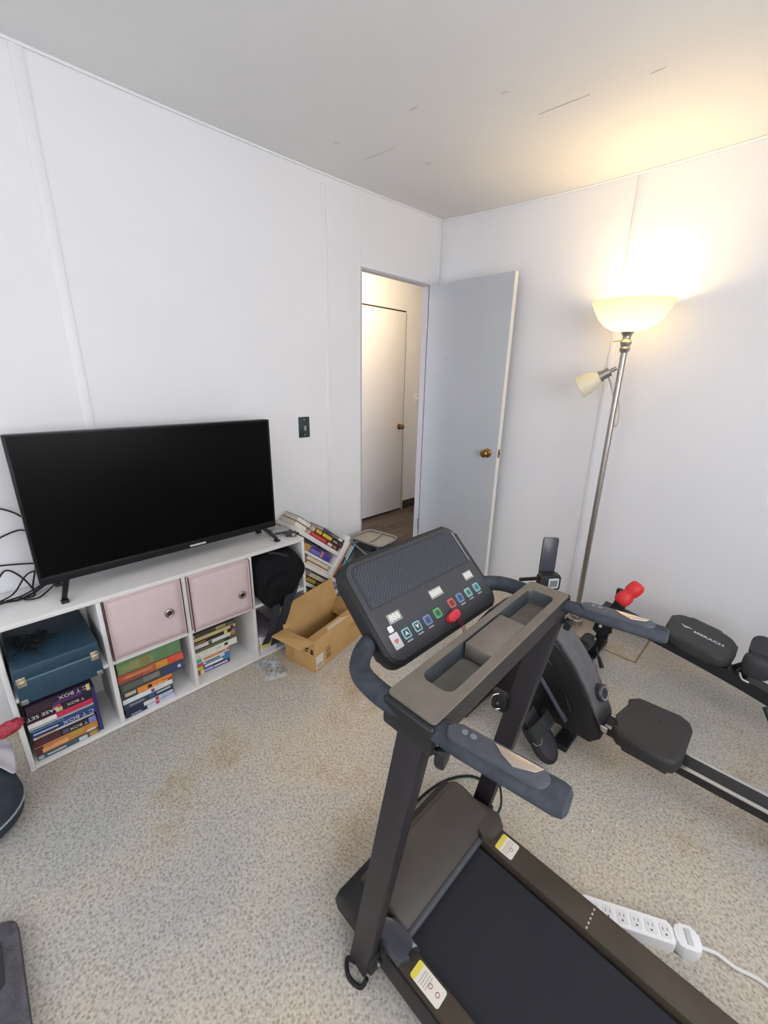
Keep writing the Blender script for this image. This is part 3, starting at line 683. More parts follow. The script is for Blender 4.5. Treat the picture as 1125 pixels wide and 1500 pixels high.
obj('tape_strip', MB().sheet(Q((.11, .004, BH + .0030), (.29, .004, BH + .0030), (.25, .040, BH - .0052), (.14, .040, BH - .0052)), .0008), mat('frayed_tape', (224, 208, 186), .5), t)
obj('end_tape', MB().box((-.0008, .075, .045), (0, .140, .145), 0, Mb), mat('packing_tape', (202, 166, 118), .3), t)
obj('shipping_label', MB().box((.008, -.0008, .014), (.062, 0, .088), 0, Mb), mat('label_white', (214, 208, 200), .6), t)
b = MB(); ink = mat('box_ink', (96, 70, 44), .8)
for i, w in enumerate((.002, .004, .001, .003, .002, .004, .001, .002)): b.box((.014 + i * .0055, -.0012, .02), (.014 + i * .0055 + w, -.0008, .042), 0, Mb)
o = obj('barcode', b, mat('barcode_grey', (120, 112, 106), .8), t); o['kind'] = 'stuff'
Mf = Mb @ frame((0, 0, 0), (1, 0, 0), (0, 0, 1), (0, -1, 0)); Me = Mb @ frame((0, 0, 0), (0, -1, 0), (0, 0, 1), (-1, 0, 0))
b = MB()
for x in (.088, .106):
    for (x0, z0, x1, z1) in ((0, 0, .014, .002), (0, .028, .014, .030), (0, 0, .002, .03), (.012, 0, .014, .03), (.005, .006, .009, .022)): b.box((x + x0, .03 + z0, 0), (x + x1, .03 + z1, .0006), 0, Mf)
    for (x0, z0, x1, z1) in ((0, 0, .014, .002), (0, .028, .014, .030), (0, 0, .002, .03), (.012, 0, .014, .03), (.004, .008, .010, .014)): b.box((x + x0, .068 + z0, 0), (x + x1, .068 + z1, .0006), 0, Mf)
o = obj('handling_marks', b, ink, t); o['kind'] = 'stuff'
b = MB(); b.box((.29, .118, 0), (.385, .124, .0006), 0, Mf); b.box((.29, .106, 0), (.37, .111, .0006), 0, Mf); b.box((.31, .094, 0), (.385, .099, .0006), 0, Mf)
o = obj('faded_print', b, mat('box_faded_print', (176, 122, 70), .85), t); o['kind'] = 'stuff'
b = MB(); b.box((-.075, .118, 0), (-.040, .130, .0006), 0, Me); b.box((-.028, .100, 0), (-.010, .128, .0006), 0, Me); b.prism([(-.082, .105), (-.04, .105), (-.05, .114)], .0006, 0, Me)
o = obj('end_print', b, mat('box_dark_print', (52, 42, 36), .8), t); o['kind'] = 'stuff'
tag(obj('tape_roll', MB().lathe([(.028, 0), (.042, 0), (.042, .022), (.028, .022), (.028, 0)], T(*(Mb @ Vector((.13, .10, th + .001)))), 24, cap=False), mat('tape_roll_clear', (206, 176, 128), .3)), 'tan roll of tape lying inside the cardboard box', 'tape roll')
tag(obj('coiled_cord', MB().tube([Mb @ Vector((.27 + .045 * math.cos(a * .7), .12 + .035 * math.sin(a * .7), .012 + .0025 * a)) for a in range(0, 26)], .0042, 6, 3), mat('green_grey_cord', (72, 82, 66), .7)), 'coiled dark green cord inside the cardboard box', 'cord')

# ------------------------------------------------------------ tilted white bookcase and its books
ca, sa = math.cos(math.radians(39)), math.sin(math.radians(39))
BK0 = Vector((.225, -1.333, .591))
# local: s along the shelves (down to the right), t up-right, out = into the room
MS = frame(BK0, (0, ca, -sa), (0, sa, ca), (1, 0, 0))
MS = frame(BK0, (0, ca, -sa), (0, sa, ca), Vector((0, ca, -sa)).cross(Vector((0, sa, ca))))
t = thing('bookcase', 'small white bookcase tipped over to the left against the cube shelf', 'bookcase', (.13, -1.15, .02))
def board(n, s0, s1, t0, t1, d0=-.205, d1=0.0): return obj(n, MB().box((s0, t0, d0), (s1, t1, d1), .0015, MS), M_white, t)
board('shelf_board', -.075, .292, -.028, -.004)
board('shelf_board', .044, .292, -.103, -.088)
board('upright_panel', .292, .312, -.150, .112)
board('shelf_board', .075, .418, -.172, -.150)
board('side_panel', .418, .440, -.440, -.030)
board('side_panel', .398, .418, -.150, -.030)
board('shelf_board', .135, .418, -.262, -.242)
board('back_panel', .15, .418, -.28, -.03, -.209, -.205)
G_ = 'books piled on the tipped bookcase'
def sh(s, tt, out=-.004): return MS @ T(s, tt, out)
WHT = (226, 222, 216)
book(sh(.020, -.0035, -.006), .252, .026, .15, (178, 52, 54), 'red and black hardback lying on the top board of the tipped bookcase', G_, ((.56, 1, .05, .95, (46, 32, 34)), (.60, .76, .2, .8, (206, 196, 186)), (.80, .92, .2, .8, (150, 110, 104)), (.04, .5, .3, .7, (206, 96, 90))))
book(sh(.040, .0230, -.006), .250, .030, .15, (38, 32, 30), 'black hardback with bold yellow lettering on the tipped bookcase', G_, ((.03, .22, .2, .85, (208, 172, 62)), (.26, .58, .2, .85, (214, 180, 66)), (.64, .8, .3, .7, (150, 144, 140)), (.84, .98, .2, .8, (96, 58, 70))))
book(sh(.095, .0537, -.010), .194, .022, .14, (72, 72, 76), 'dark grey hardback on top of the yellow-lettered book on the tipped bookcase', G_, ((.4, .7, .2, .8, (120, 118, 122)), (.72, .9, .2, .9, (206, 206, 208))))
book(sh(-.072, -.0035, -.05), .088, .032, .14, (150, 142, 132), 'thick white book, page side out, at the upper left of the tipped bookcase', G_, ((.0, 1, .12, .88, (226, 220, 206)),))
book(sh(-.070, .0290, -.055), .104, .030, .13, (60, 56, 56), 'dark hardback, page side out, topmost left on the tipped bookcase', G_, ((.0, 1, .12, .88, (226, 222, 212)),))
book(sh(.075, -.0875, -.006), .180, .044, .15, (84, 74, 150), 'purple boxed book under the top board of the tipped bookcase', G_, ((.03, .45, .15, .6, (122, 112, 190)), (.5, .6, .1, .9, (190, 140, 130)), (.64, .95, .15, .6, (70, 60, 140)), (.1, .4, .65, .9, (60, 52, 110))))
book(sh(.020, -.0875, -.006), .054, .036, .15, (186, 146, 78), 'small ochre book beside the purple one in the tipped bookcase', G_, ())
book(sh(.100, -.1495, -.006), .180, .020, .14, (228, 210, 190), 'cream paperback, lower of the flat pair in the tipped bookcase', G_, ((.0, 1, .8, 1, (150, 110, 80)),))
book(sh(.085, -.1290, -.006), .185, .024, .14, (224, 206, 184), 'thick cream paperback, upper of the flat pair in the tipped bookcase', G_, ((.0, 1, .0, .12, (110, 84, 66)),))
def shv(s, t0, out=-.004): return MS @ T(s, t0, out) @ Matrix(((0, 1, 0, 0), (1, 0, 0, 0), (0, 0, -1, 0), (0, 0, 0, 1)))
def vbook(s, th, L_, rgb, label, marks=()):
    M = MS @ frame((s + th, -.149, -.006), (0, 1, 0), (-1, 0, 0), (0, 0, 1))
    book(M, L_, th, .14, rgb, label, G_, marks)
vbook(.314, .020, .235, (222, 218, 208), 'white hardback standing first beside the upright panel of the tipped bookcase', ((.1, .5, .3, .7, (196, 190, 180)),))
vbook(.335, .012, .232, (176, 122, 92), 'rust coloured paperback standing second beside the upright panel', ((.5, .9, .2, .8, (150, 140, 130)),))
vbook(.348, .016, .236, (62, 50, 46), 'dark brown hardback standing between the rust and blue books', ((.05, .4, .2, .8, (150, 108, 70)), (.6, .95, .2, .8, (190, 190, 186))))
vbook(.365, .018, .240, (92, 138, 160), 'blue hardback standing next to the outer side of the tipped bookcase', ((.55, .92, .15, .85, (170, 200, 212)), (.0, .3, .0, 1, (40, 44, 50))))
vbook(.384, .012, .228, (40, 44, 48), 'thin black book standing outermost in the tipped bookcase', ((.4, .6, .2, .8, (80, 130, 130)),))
book(sh(.150, -.2415, -.006), .172, .034, .15, (60, 50, 40), 'black and gold hardback low in the tipped bookcase', G_, ((.05, .5, .2, .8, (176, 146, 66)), (.55, .9, .3, .7, (150, 130, 70))))
book(sh(.165, -.2070, -.006), .150, .030, .15, (196, 190, 160), 'pale olive hardback on the black and gold one low in the tipped bookcase', G_, ((.0, 1, .8, 1, (50, 56, 60)),))
book(sh(.330, -.2415, -.006), .080, .045, .14, (58, 54, 70), 'dark violet book at the low right of the tipped bookcase', G_, ((.1, .6, .2, .7, (110, 100, 130)),))
book(sh(.170, -.3300, -.02), .200, .060, .14, (150, 168, 120), 'pale green book box under the lowest board of the tipped bookcase', G_, ((.1, .8, .2, .7, (196, 206, 170)),))

# ------------------------------------------------------------ grey folding basket by the doorway
t = thing('storage_basket', 'dark grey plastic basket with a pale tray on top by the doorway', 'basket', (.24, -.80, 0))
M_bas = mat('basket_grey', (86, 90, 94), .5, noise=.1, nscale=30); M_rim = mat('basket_rim', (150, 148, 142), .4); M_tray = mat('basket_tray_beige', (160, 155, 146), .55)
Mt = T(.195, -.790, 0) @ rz(8) @ Matrix.Diagonal((.80, .9, 1, 1))
def loop_tube(poly, z, r, nm, m, tilt=0):
    b_ = MB(); pts = [Mt @ Vector((p[0], p[1], z + tilt * p[0])) for p in poly]; pts.append(pts[0]); pts.append(pts[1]); b_.tube(pts, r, 6, 0); return obj(nm, b_, m, t)
bo = MB(); zz = [(.0, .82), (.10, .88), (.22, .94), (.345, 1.0)]
rings = []
for z, k in zz: rings.append([bo.bm.verts.new(Mt @ Vector((p[0] * k, p[1] * k, z))) for p in rrect(-.15, -.105, .15, .105, .04)])
for a, c in zip(rings, rings[1:]):
    n = len(a)
    for i in range(n): bo.bm.faces.new((a[i], a[(i + 1) % n], c[(i + 1) % n], c[i]))
bo.bm.faces.new(rings[0][::-1])
o = obj('body', bo, M_bas, t); o.modifiers.new('thickness', 'SOLIDIFY').thickness = .004
loop_tube(rrect(-.152, -.107, .152, .107, .042), .346, .006, 'lower_rim', M_bas)
loop_tube(rrect(-.156, -.112, .156, .112, .045), .412, .006, 'upper_rim', M_rim)
obj('tray', MB().prism(rrect(-.150, -.106, .150, .106, .04), .006, .002, Mt @ T(0, 0, .398)), M_tray, t)
obj('divider_bar', MB().tube([Mt @ Vector(p) for p in ((-.02, .11, .415), (.02, 0, .412), (.03, -.11, .413))], .005, 6), M_rim, t)
for x, y in ((-.12, -.10), (.12, -.10), (-.12, .10), (.12, .10)): obj('corner_post', MB().cyl(Mt @ Vector((x, y, .34)), Mt @ Vector((x * 1.03, y * 1.03, .412)), .006, n=8), M_bas, t)
obj('folded_handle', MB().tube([Mt @ Vector(p) for p in ((-.15, -.112, .40), (-.05, -.135, .37), (.08, -.138, .33), (.14, -.115, .30))], .005, 6), M_rim, t)

# dark bag slumped between the bookcase and the treadmill
t = thing('tote_bag', 'slumped black bag on the carpet behind the treadmill console', 'bag', (.33, -.985, 0))
b = MB(); b.ell((.33, -.985, .125), (.115, .085, .125), rz(20), power=.75, jit=.05)
obj('body', b, M_cloth, t, 80)
obj('handle', MB().tube([(.37, -1.05, .20), (.40, -1.06, .27), (.37, -1.00, .30), (.34, -.94, .26), (.35, -.93, .20)], .007, 6), mat('olive_strap', (74, 76, 62), .8), t)

# ------------------------------------------------------------ left edge of the frame
t = thing('floor_cushion', 'round dark teal floor cushion at the left edge under a pale cloth', 'cushion', (.445, -2.80, 0))
obj('body', MB().lathe([(.001, 0), (.10, .0), (.128, .02), (.135, .07), (.128, .12), (.10, .142), (.001, .150)], T(.432, -2.806, 0), 36), mat('dark_teal_fabric', (48, 58, 68), .9, noise=.15, nscale=40, bump=.2), t, 80)
obj('piping', MB().tube([(.432 + .135 * math.cos(a * PI / 18), -2.806 + .135 * math.sin(a * PI / 18), .060) for a in range(37)], .004, 6, 0), mat('pale_piping', (160, 160, 170), .8), t)
b = MB(); gr = {}
for i in range(13):
    for j in range(9):
        a = -.2 + i * .19; r = .02 + .165 * j / 8
        x, y = .335 + r * math.cos(a + 1.1) * .8, -2.785 + r * math.sin(a + 1.1) * .72
        drop = max(0, r - .09)
        gr[i, j] = b.bm.verts.new((x, min(y, -2.672), .185 + .016 * math.sin(i * 1.3 + j * .5) * j / 8 - drop * .5))
for i in range(12):
    for j in range(8): b.bm.faces.new((gr[i, j], gr[i + 1, j], gr[i + 1, j + 1], gr[i, j + 1]))
o = obj('cloth', b, mat('pale_lilac_cloth', (196, 194, 202), .9, noise=.05, nscale=15, bump=.1), smooth=80); tag(o, 'pale lilac cloth draped over the dark round cushion at the left edge', 'cloth')
md = o.modifiers.new('thickness', 'SOLIDIFY'); md.thickness = .006; o.modifiers.new('smooth', 'SUBSURF').render_levels = 1
b = MB()
b.ell((.322, -2.676, .236), (.022, .052, .024), rz(4) @ Matrix.Rotation(.15, 4, 'X'), 22, 12, .9, .10)
o = obj('mesh_bag', b, mat('red_netting', (176, 58, 76), .6, noise=.45, nscale=90, bump=.5, bscale=150), smooth=80); tag(o, 'crumpled red net bag at the left side of the cube shelf', 'net bag'); o['kind'] = 'stuff'
t = thing('floor_pad', 'dark grey plush pad with rounded corners at the bottom left edge', 'pad', (1.07, -2.86, 0))
obj('pad', MB().prism(rrect(.832, -2.99, 1.30, -2.735, .030), .032, .011), mat('charcoal_plush', (88, 86, 92), .95, noise=.3, nscale=30, bump=.6, bscale=180), t)
obj('strap', MB().prism(rrect(.88, -2.800, 1.0, -2.768, .012), .003, 0, T(0, 0, .032)), mat('pad_strap', (52, 52, 58), .9), t)

# crumbs on the carpet
b = MB()
for k in range(46):
    x, y = random.choice(((.62, -1.75), (.75, -1.66), (1.9, -1.33), (1.75, -1.42), (2.0, -1.2), (1.45, -1.45)))
    x += random.gauss(0, .07); y += random.gauss(0, .06); r = random.uniform(.0012, .0036)
    b.ell((x, y, r * .8), (r * random.uniform(.8, 1.6), r, r * .8), rz(random.uniform(0, 180)), 6, 4)
o = obj('crumbs', b, mat('pale_crumb', (232, 228, 218), .8), smooth=80); tag(o, 'scattered pale crumbs on the carpet', 'crumbs'); o['kind'] = 'stuff'

# ------------------------------------------------------------ folding treadmill
t = thing('treadmill', 'black folding treadmill with a slanted console and foam handles in the foreground', 'treadmill', (2.1, -1.875, 0))
M_frame = mat('treadmill_frame', (38, 35, 40), .5, noise=.1, nscale=60, bump=.05, bscale=400)
M_hood = mat('dusty_hood', (66, 60, 55), .55, noise=.16, nscale=9, bump=.05, bscale=300)
M_rail = mat('side_rail_dusty', (66, 58, 48), .6, noise=.25, nscale=7, bump=.1, bscale=250)
M_belt = mat('running_belt', (46, 47, 52), .9, noise=.10, nscale=500, bump=.25, bscale=900, spec=.15)
M_foam = mat('grey_foam', (66, 70, 78), .85, noise=.28, nscale=38, bump=.3, bscale=350, spec=.2)
M_tray = mat('dusty_tray', (114, 107, 99), .6, noise=.14, nscale=16, bump=.05, bscale=300)
M_pocket = mat('tray_pocket', (62, 66, 70), .45, noise=.2, nscale=20)
M_panel = mat('console_panel', (60, 61, 66), .55, noise=.05, nscale=30)
M_shell = mat('console_shell', (26, 26, 29), .45)
M_stk = mat('sticker_white', (222, 216, 206), .5); M_yel = mat('sticker_yellow', (218, 206, 84), .5)
# deck
obj('deck', MB().box((1.46, -2.098, .030), (2.86, -1.652, .088), .006), M_frame, t)
b = MB(); P = [(1.625, .060), (1.612, .080), (1.625, .101), (1.66, .104), (2.80, .104), (2.825, .092), (2.83, .070), (2.81, .055)]
b.prism(P, .315, 0, frame((0, -1.7475, 0), (1, 0, 0), (0, 0, 1), (0, -1, 0))); obj('running_belt', b, M_belt, t)
for y0, y1 in ((-2.110, -2.060), (-1.735, -1.660)):
    obj('side_rail', MB().box((1.60, y0, .035), (2.84, y1, .120), .008), M_rail, t)
for y in (-2.112, -1.658):
    obj('rail_edge', MB().box((1.50, y - .003, .030), (2.84, y + .003, .100), .002), M_frame, t)
obj('end_cap', MB().box((2.83, -2.112, .03), (2.875, -1.652, .115), .012), M_black, t)
# motor hood: base bumper wider than the top cover
P = [(1.43, .030), (1.418, .060), (1.432, .098), (1.47, .120), (1.62, .110), (1.62, .030)]
obj('hood_base', MB().prism(P, .478, .012, frame((0, -1.640, 0), (1, 0, 0), (0, 0, 1), (0, -1, 0))), M_black, t)
P = [(1.452, .098), (1.468, .140), (1.492, .163), (1.520, .166), (1.612, .143), (1.628, .128), (1.628, .100)]
hd = obj('hood', MB().prism(P, .400, .010, frame((0, -1.660, 0), (1, 0, 0), (0, 0, 1), (0, -1, 0)), 3), M_hood, t)
obj('hood_lip', MB().box((1.624, -2.058, .104), (1.640, -1.665, .120), .004), mat('hood_lip_grey', (84, 86, 92), .35), t)
M_sh = mat('glossy_shoulder', (62, 64, 72), .22)
obj('side_shoulder', MB().prism([(1.58, -2.112), (1.655, -2.112), (1.668, -2.09), (1.652, -2.072), (1.672, -2.060), (1.60, -2.052), (1.57, -2.075)], .040, .008, T(0, 0, .098)), M_sh, t)
obj('side_shoulder', MB().prism([(1.56, -1.652), (1.64, -1.640), (1.668, -1.664), (1.664, -1.712), (1.640, -1.738), (1.61, -1.722), (1.57, -1.690)], .044, .008, T(0, 0, .098)), M_hood, t)
# uprights
def bar(name, p0, p1, w, d, m, parent, bev=.004, up=(0, 1, 0)):
    M = aim(p0, p1, up); L = (Vector(p1) - Vector(p0)).length
    return obj(name, MB().box((-w / 2, -d / 2, 0), (w / 2, d / 2, L), bev, M), m, parent)
bar('upright', (1.552, -2.136, .018), (1.690, -2.136, .858), .056, .034, M_frame, t)
bar('upright', (1.552, -1.605, .018), (1.690, -1.605, .858), .056, .034, M_frame, t)
for y in (-2.136, -1.605):
    obj('pivot_bracket', MB().box((1.535, y - .012 if y < -2 else y - .04, .04), (1.60, y + .04 if y < -2 else y + .012, .09), .006), M_black, t)
    obj('pivot_bolt', MB().cyl((1.598, y + (.012 if y < -2 else -.012), .066), (1.608, y + (.012 if y < -2 else -.012), .066), .007, n=12), M_steel, t)
obj('ground_loop', MB().tube([(1.545, -2.150, .025), (1.520, -2.156, .006), (1.548, -2.174, .005), (1.582, -2.166, .006), (1.588, -2.150, .025)], .0055, 8), M_rubber, t)
# tray body with two sunk pockets
X0, X1, Y0, Y1, ZT = 1.621, 1.724, -2.150, -1.578, .905
SK = Matrix.Identity(4); SK[0][1] = -.036; SK[0][3] = -.036 * 1.868      # the tray sits very slightly askew
out = rrect(X0, Y0, X1, Y1, .010); n = len(out)
hole = rrect(1.638, -2.080, 1.705, -1.622, .018)
def ring_plate(poly, holes, z, th, M):
    q = MB(); loops = []; tops = []
    for pl in [poly] + holes:
        vv = [q.bm.verts.new((p[0], p[1], z)) for p in pl]; tops.append(vv)
        loops += [q.bm.edges.new((vv[i], vv[(i + 1) % len(vv)])) for i in range(len(vv))]
    bmesh.ops.triangle_fill(q.bm, use_beauty=True, edges=loops)
    for vv in tops:
        lo = [q.bm.verts.new((v.co.x, v.co.y, z - th)) for v in vv]; k = len(vv)
        for i in range(k): q.bm.faces.new((vv[i], vv[(i + 1) % k], lo[(i + 1) % k], lo[i]))
    bmesh.ops.transform(q.bm, matrix=M, verts=q.bm.verts[:]); return q
obj('tray', ring_plate(out, [hole], ZT, .004, SK), M_tray, t)
q = MB(); lo = [[q.bm.verts.new(SK @ Vector((p[0], p[1], z))) for p in out] for z in (ZT - .004, ZT - .050)]
for i in range(n): q.bm.faces.new((lo[0][i], lo[0][(i + 1) % n], lo[1][(i + 1) % n], lo[1][i]))
q.bm.faces.new(lo[1][::-1]); obj('tray_body', q, mat('tray_side', (44, 42, 42), .5, noise=.15, nscale=40), t)
pb = MB(); m = len(hole); cx = sum(p[0] for p in hole) / m; cy = sum(p[1] for p in hole) / m; rr = []
for k, z in ((1.0, ZT), (.965, ZT - .005), (.94, ZT - .026), (.88, ZT - .032)):
    rr.append([pb.bm.verts.new(SK @ Vector((cx + (p[0] - cx) * k, cy + (p[1] - cy) * (1 - (1 - k) * .25), z))) for p in hole])
for a, c in zip(rr, rr[1:]):
    for i in range(m): pb.bm.faces.new((a[(i + 1) % m], a[i], c[i], c[(i + 1) % m]))
pb.bm.faces.new(rr[-1]); obj('tray_pocket', pb, M_pocket, t)
for y0, y1 in ((-2.066, -1.944), (-1.776, -1.634)):
    obj('pocket_floor', MB().prism(rrect(1.645, y0, 1.698, y1, .012), .001, 0, SK @ T(0, 0, ZT - .0318)), mat('pocket_dust', (108, 104, 96), .7, noise=.14, nscale=30), t)
obj('tray_bridge', MB().box((1.642, -1.936, ZT - .036), (1.7085, -1.786, ZT - .0006), .003, SK), M_tray, t)
for y0, y1 in ((Y0 - .010, Y0 + .004), (Y1 - .004, Y1 + .010)):
    obj('tray_end', MB().box((X0 - .002, y0, ZT - .060), (X1 + .003, y1, ZT - .003), .008, SK, 3), M_shell, t)
# forward handlebar loop that carries the console
obj('front_handlebar', MB().tube([(1.665, -2.140, .880), (1.600, -2.142, .880), (1.535, -2.125, .878), (1.490, -2.070, .876), (1.472, -2.000, .874), (1.468, -1.86, .872), (1.472, -1.73, .874), (1.490, -1.655, .876), (1.535, -1.605, .878), (1.60, -1.596, .880), (1.665, -1.598, .880)], .0205, 14, 7), M_foam, t)
# console
V, N = (0, 1, 0), (.68986781, 0, .72393536); U = (-.72393536, 0, .68986781)
Mc = frame((1.555, -1.865, .847), V, U, N)
obj('console_shell', MB().prism(rrect(-.190, -.004, .232, .250, .036, 7), .034, .010, Mc @ T(0, 0, -.034), 3), M_shell, t)
for x in (-.06, .09): obj('console_bracket', MB().box((x - .012, .09, -.075), (x + .012, .16, -.032), .004, Mc), M_shell, t)
obj('console_face', MB().prism(rrect(-.178, .006, .222, .240, .030, 7), .002, .0008, Mc), M_panel, t)
pad = obj('mesh_panel', MB().prism([(-.164, .127), (.206, .127)] + [p for p in rrect(-.164, .10, .206, .233, .024, 7) if p[1] > .15], .0025, .0008, Mc @ T(0, 0, .0012)), mat('console_mesh_pad', (50, 53, 60), .7), t)
b = MB()
x0, x1, y0, y1 = -.158, .200, .131, .228
for sgn in (1, -1):
    for k in range(-14, 46):
        c = x0 + k * .0105
        pts = []
        for q in (y0, y1):
            pts.append((c + sgn * (q - y0), q) if sgn > 0 else (c + .0 - (q - y0) + .097, q))
        (ax, ay), (bx_, by) = pts
        def clip(ax, ay, bx_, by):
            if ax > bx_: ax, ay, bx_, by = bx_, by, ax, ay
            if bx_ <= x0 or ax >= x1: return None
            if ax < x0: ay += (by - ay) * (x0 - ax) / (bx_ - ax); ax = x0
            if bx_ > x1: by = ay + (by - ay) * (x1 - ax) / (bx_ - ax); bx_ = x1
            return ax, ay, bx_, by
        cl = clip(ax, ay, bx_, by)
        if not cl: continue
        ax, ay, bx_, by = cl
        L_ = math.hypot(bx_ - ax, by - ay)
        if L_ < .006: continue
        # keep clear of the rounded upper corners
        def ok(x, y): return not ((y > .212) and (x < x0 + .014 or x > x1 - .014))
        if not ok(ax, ay): ax, ay = ax + (bx_ - ax) * .12, ay + (by - ay) * .12
        if not ok(bx_, by): bx_, by = bx_ - (bx_ - ax) * .12, by - (by - ay) * .12
        M = Mc @ T(ax, ay, .0034) @ Matrix.Rotation(math.atan2(by - ay, bx_ - ax), 4, 'Z')
        b.box((0, -.0012, 0), (math.hypot(bx_ - ax, by - ay), .0012, .0014), 0, M)
o = obj('mesh_ribs', b, mat('console_mesh_ribs', (74, 77, 86), .6), pad, 0); o['kind'] = 'stuff'
obj('chrome_edge', MB().box((.2085, .130, .001), (.2125, .222, .0045), .001, Mc), mat('bright_chrome', (206, 208, 214), .12, 1.0), t)
M_lcd = mat('display_grey', (150, 148, 146), .4); M_dig = mat('display_digits', (226, 224, 220), .5); M_lbl = mat('button_label_print', (168, 170, 176), .5)
for cx, w, s_ in ((-.117, .040, '888'), (.034, .046, '8888'), (.172, .036, '888')):
    cy = .093 if cx < 0 else .097
    d_ = obj('display', MB().box((cx - w / 2, cy - .011, .002), (cx + w / 2, cy + .011, .0028), .0003, Mc), M_lcd, t)
    text('digits', s_, .021, Mc @ T(cx, cy, .0030), M_dig, d_, .0002, .0003)
cols = {'teal': (132, 188, 196), 'blue': (116, 140, 184), 'green': (96, 176, 118), 'red': (206, 104, 100), 'mint': (140, 190, 182)}
bt = [(-.110, .050, 'teal', 'up'), (-.073, .051, 'teal', 'down'), (-.036, .051, 'blue', 'ring'), (.003, .053, 'green', 'bar'), (.062, .056, 'red', 'bar'), (.098, .057, 'blue', 'ring'), (.136, .058, 'mint', 'dot'), (.175, .059, 'teal', 'dot')]
for cx, cy, c, ic in bt:
    bo = obj('button', MB().prism(rrect(cx - .0115, cy - .0115, cx + .0115, cy + .0115, .004), .0012, .0004, Mc @ T(0, 0, .002)), mat('button_' + c, cols[c], .45), t)
    dk = mat('button_dark_' + c, tuple(int(v * .42) for v in cols[c]), .5)
    ib = MB().prism(rrect(cx - .0082, cy - .0082, cx + .0082, cy + .0082, .003), .0003, 0, Mc @ T(0, 0, .0032))
    obj('button_inner', ib, dk if ic in ('up', 'down') else mat('button_mid_' + c, tuple(int(v * .72) for v in cols[c]), .5), bo)
    z = Mc @ T(0, 0, .0035)
    if ic == 'up': ib = MB().prism([(cx - .006, cy - .005), (cx, cy - .002), (cx + .006, cy - .005), (cx, cy + .006)], .0003, 0, z); im = M_dig
    elif ic == 'down': ib = MB().prism([(cx - .006, cy + .006), (cx, cy - .005), (cx + .006, cy + .006), (cx, cy + .003)], .0003, 0, z); im = M_dig
    elif ic == 'ring': ib = MB().lathe([(.0028, 0), (.0028, .0004), (.0050, .0004), (.0050, 0)], z @ T(cx, cy, 0), 16, cap=False); im = dk
    elif ic == 'bar': ib = MB().box((cx - .005, cy - .0045, 0), (cx + .005, cy - .001, .0003), 0, z).box((cx - .005, cy + .001, 0), (cx + .005, cy + .0045, .0003), 0, z); im = dk
    else: ib = MB().prism(rrect(cx - .0035, cy - .0035, cx + .0035, cy + .0035, .001), .0003, 0, z); im = dk
    io = obj('button_icon', ib, im, bo)
    if ic == 'bar': io['kind'] = 'stuff'
    if ic != 'bar': obj('button_caption', MB().box((cx - .009, cy - .0185, .002), (cx + .009, cy - .0152, .0023), 0, Mc), M_lbl, bo)
obj('pairing_sticker', MB().prism(rrect(-.1565, .030, -.1315, .064, .002), .0004, 0, Mc @ T(0, 0, .002)), mat('pairing_sticker_white', (206, 204, 206), .5), t)
hs = MB().prism([(-.144 + .0065 * 1.0 * math.sin(a) ** 3, .047 + .0055 * (math.cos(a) - .38 * math.cos(2 * a) - .12 * math.cos(3 * a))) for a in [2 * PI * k / 20 for k in range(20)]], .0004, 0, Mc @ T(0, 0, .0023))
obj('heart_mark', hs, mat('heart_red', (196, 116, 112), .5), t)
obj('small_white_sticker', MB().prism(rrect(-.150, .067, -.136, .081, .003), .0004, 0, Mc @ T(0, 0, .002)), mat('small_sticker', (222, 222, 222), .5), t)
k_ = obj('safety_key', MB().prism(rrect(.014, .018, .058, .038, .010), .014, .005, Mc @ T(0, 0, .002) @ T(.036, .028, 0) @ rz(8) @ T(-.036, -.028, 0)), mat('safety_key_red', (226, 58, 70), .35), t)
for dx in (.040, .048): obj('key_cord', MB().tube([Mc @ Vector((dx, .020, .012)), Mc @ Vector((dx + .002, .006, .012)), Mc @ Vector((dx + .003, -.014, .004)), Mc @ Vector((dx + .004, -.024, -.02))], .0011, 5), mat('cord_red', (150, 40, 50), .7), k_)
# foam rear handles
M_inset = mat('handle_inset', (74, 78, 88), .5, noise=.1, nscale=60); M_sens = mat('pulse_plate', (210, 196, 184), .25, .85)
for y0, y1 in ((-2.138, -2.112), (-1.600, -1.574)):
    p0 = Vector((1.716, y0, .884)); p1 = Vector((1.930, y1, .888))
    Mh = aim(p0, p1); L = (p1 - p0).length
    hb = obj('foam_handle', MB().lathe([(.016, -.01), (.0185, .0), (.0195, .01), (.0235, .06), (.0245, L - .014), (.022, L - .004), (.015, L)], Mh @ Matrix.Diagonal((1.10, .66, 1, 1)), 28), M_foam, t)
    zax = (p1 - p0).normalized(); yax = Vector((0, 0, 1)).cross(zax).normalized(); xax = zax
    Mi = frame(p0 + Vector((0, 0, .0095)), zax, yax, zax.cross(yax))
    obj('grip_inset', MB().prism(rrect(.034, -.017, .188, .017, .016, 6), .0095, .003, Mi), M_inset, hb)
    obj('pulse_plate', MB().prism([(.104, .013), (.176, .013), (.168, .001), (.140, -.010), (.120, .000)], .0016, .0004, Mi @ T(0, 0, .0095)), M_sens, hb)
    for k in (.060, .074): obj('grip_key', MB().cyl(Mi @ Vector((k, .004, .0095)), Mi @ Vector((k, .004, .0112)), .005, n=12), mat('grip_key_pale', (118, 124, 136), .4), hb)
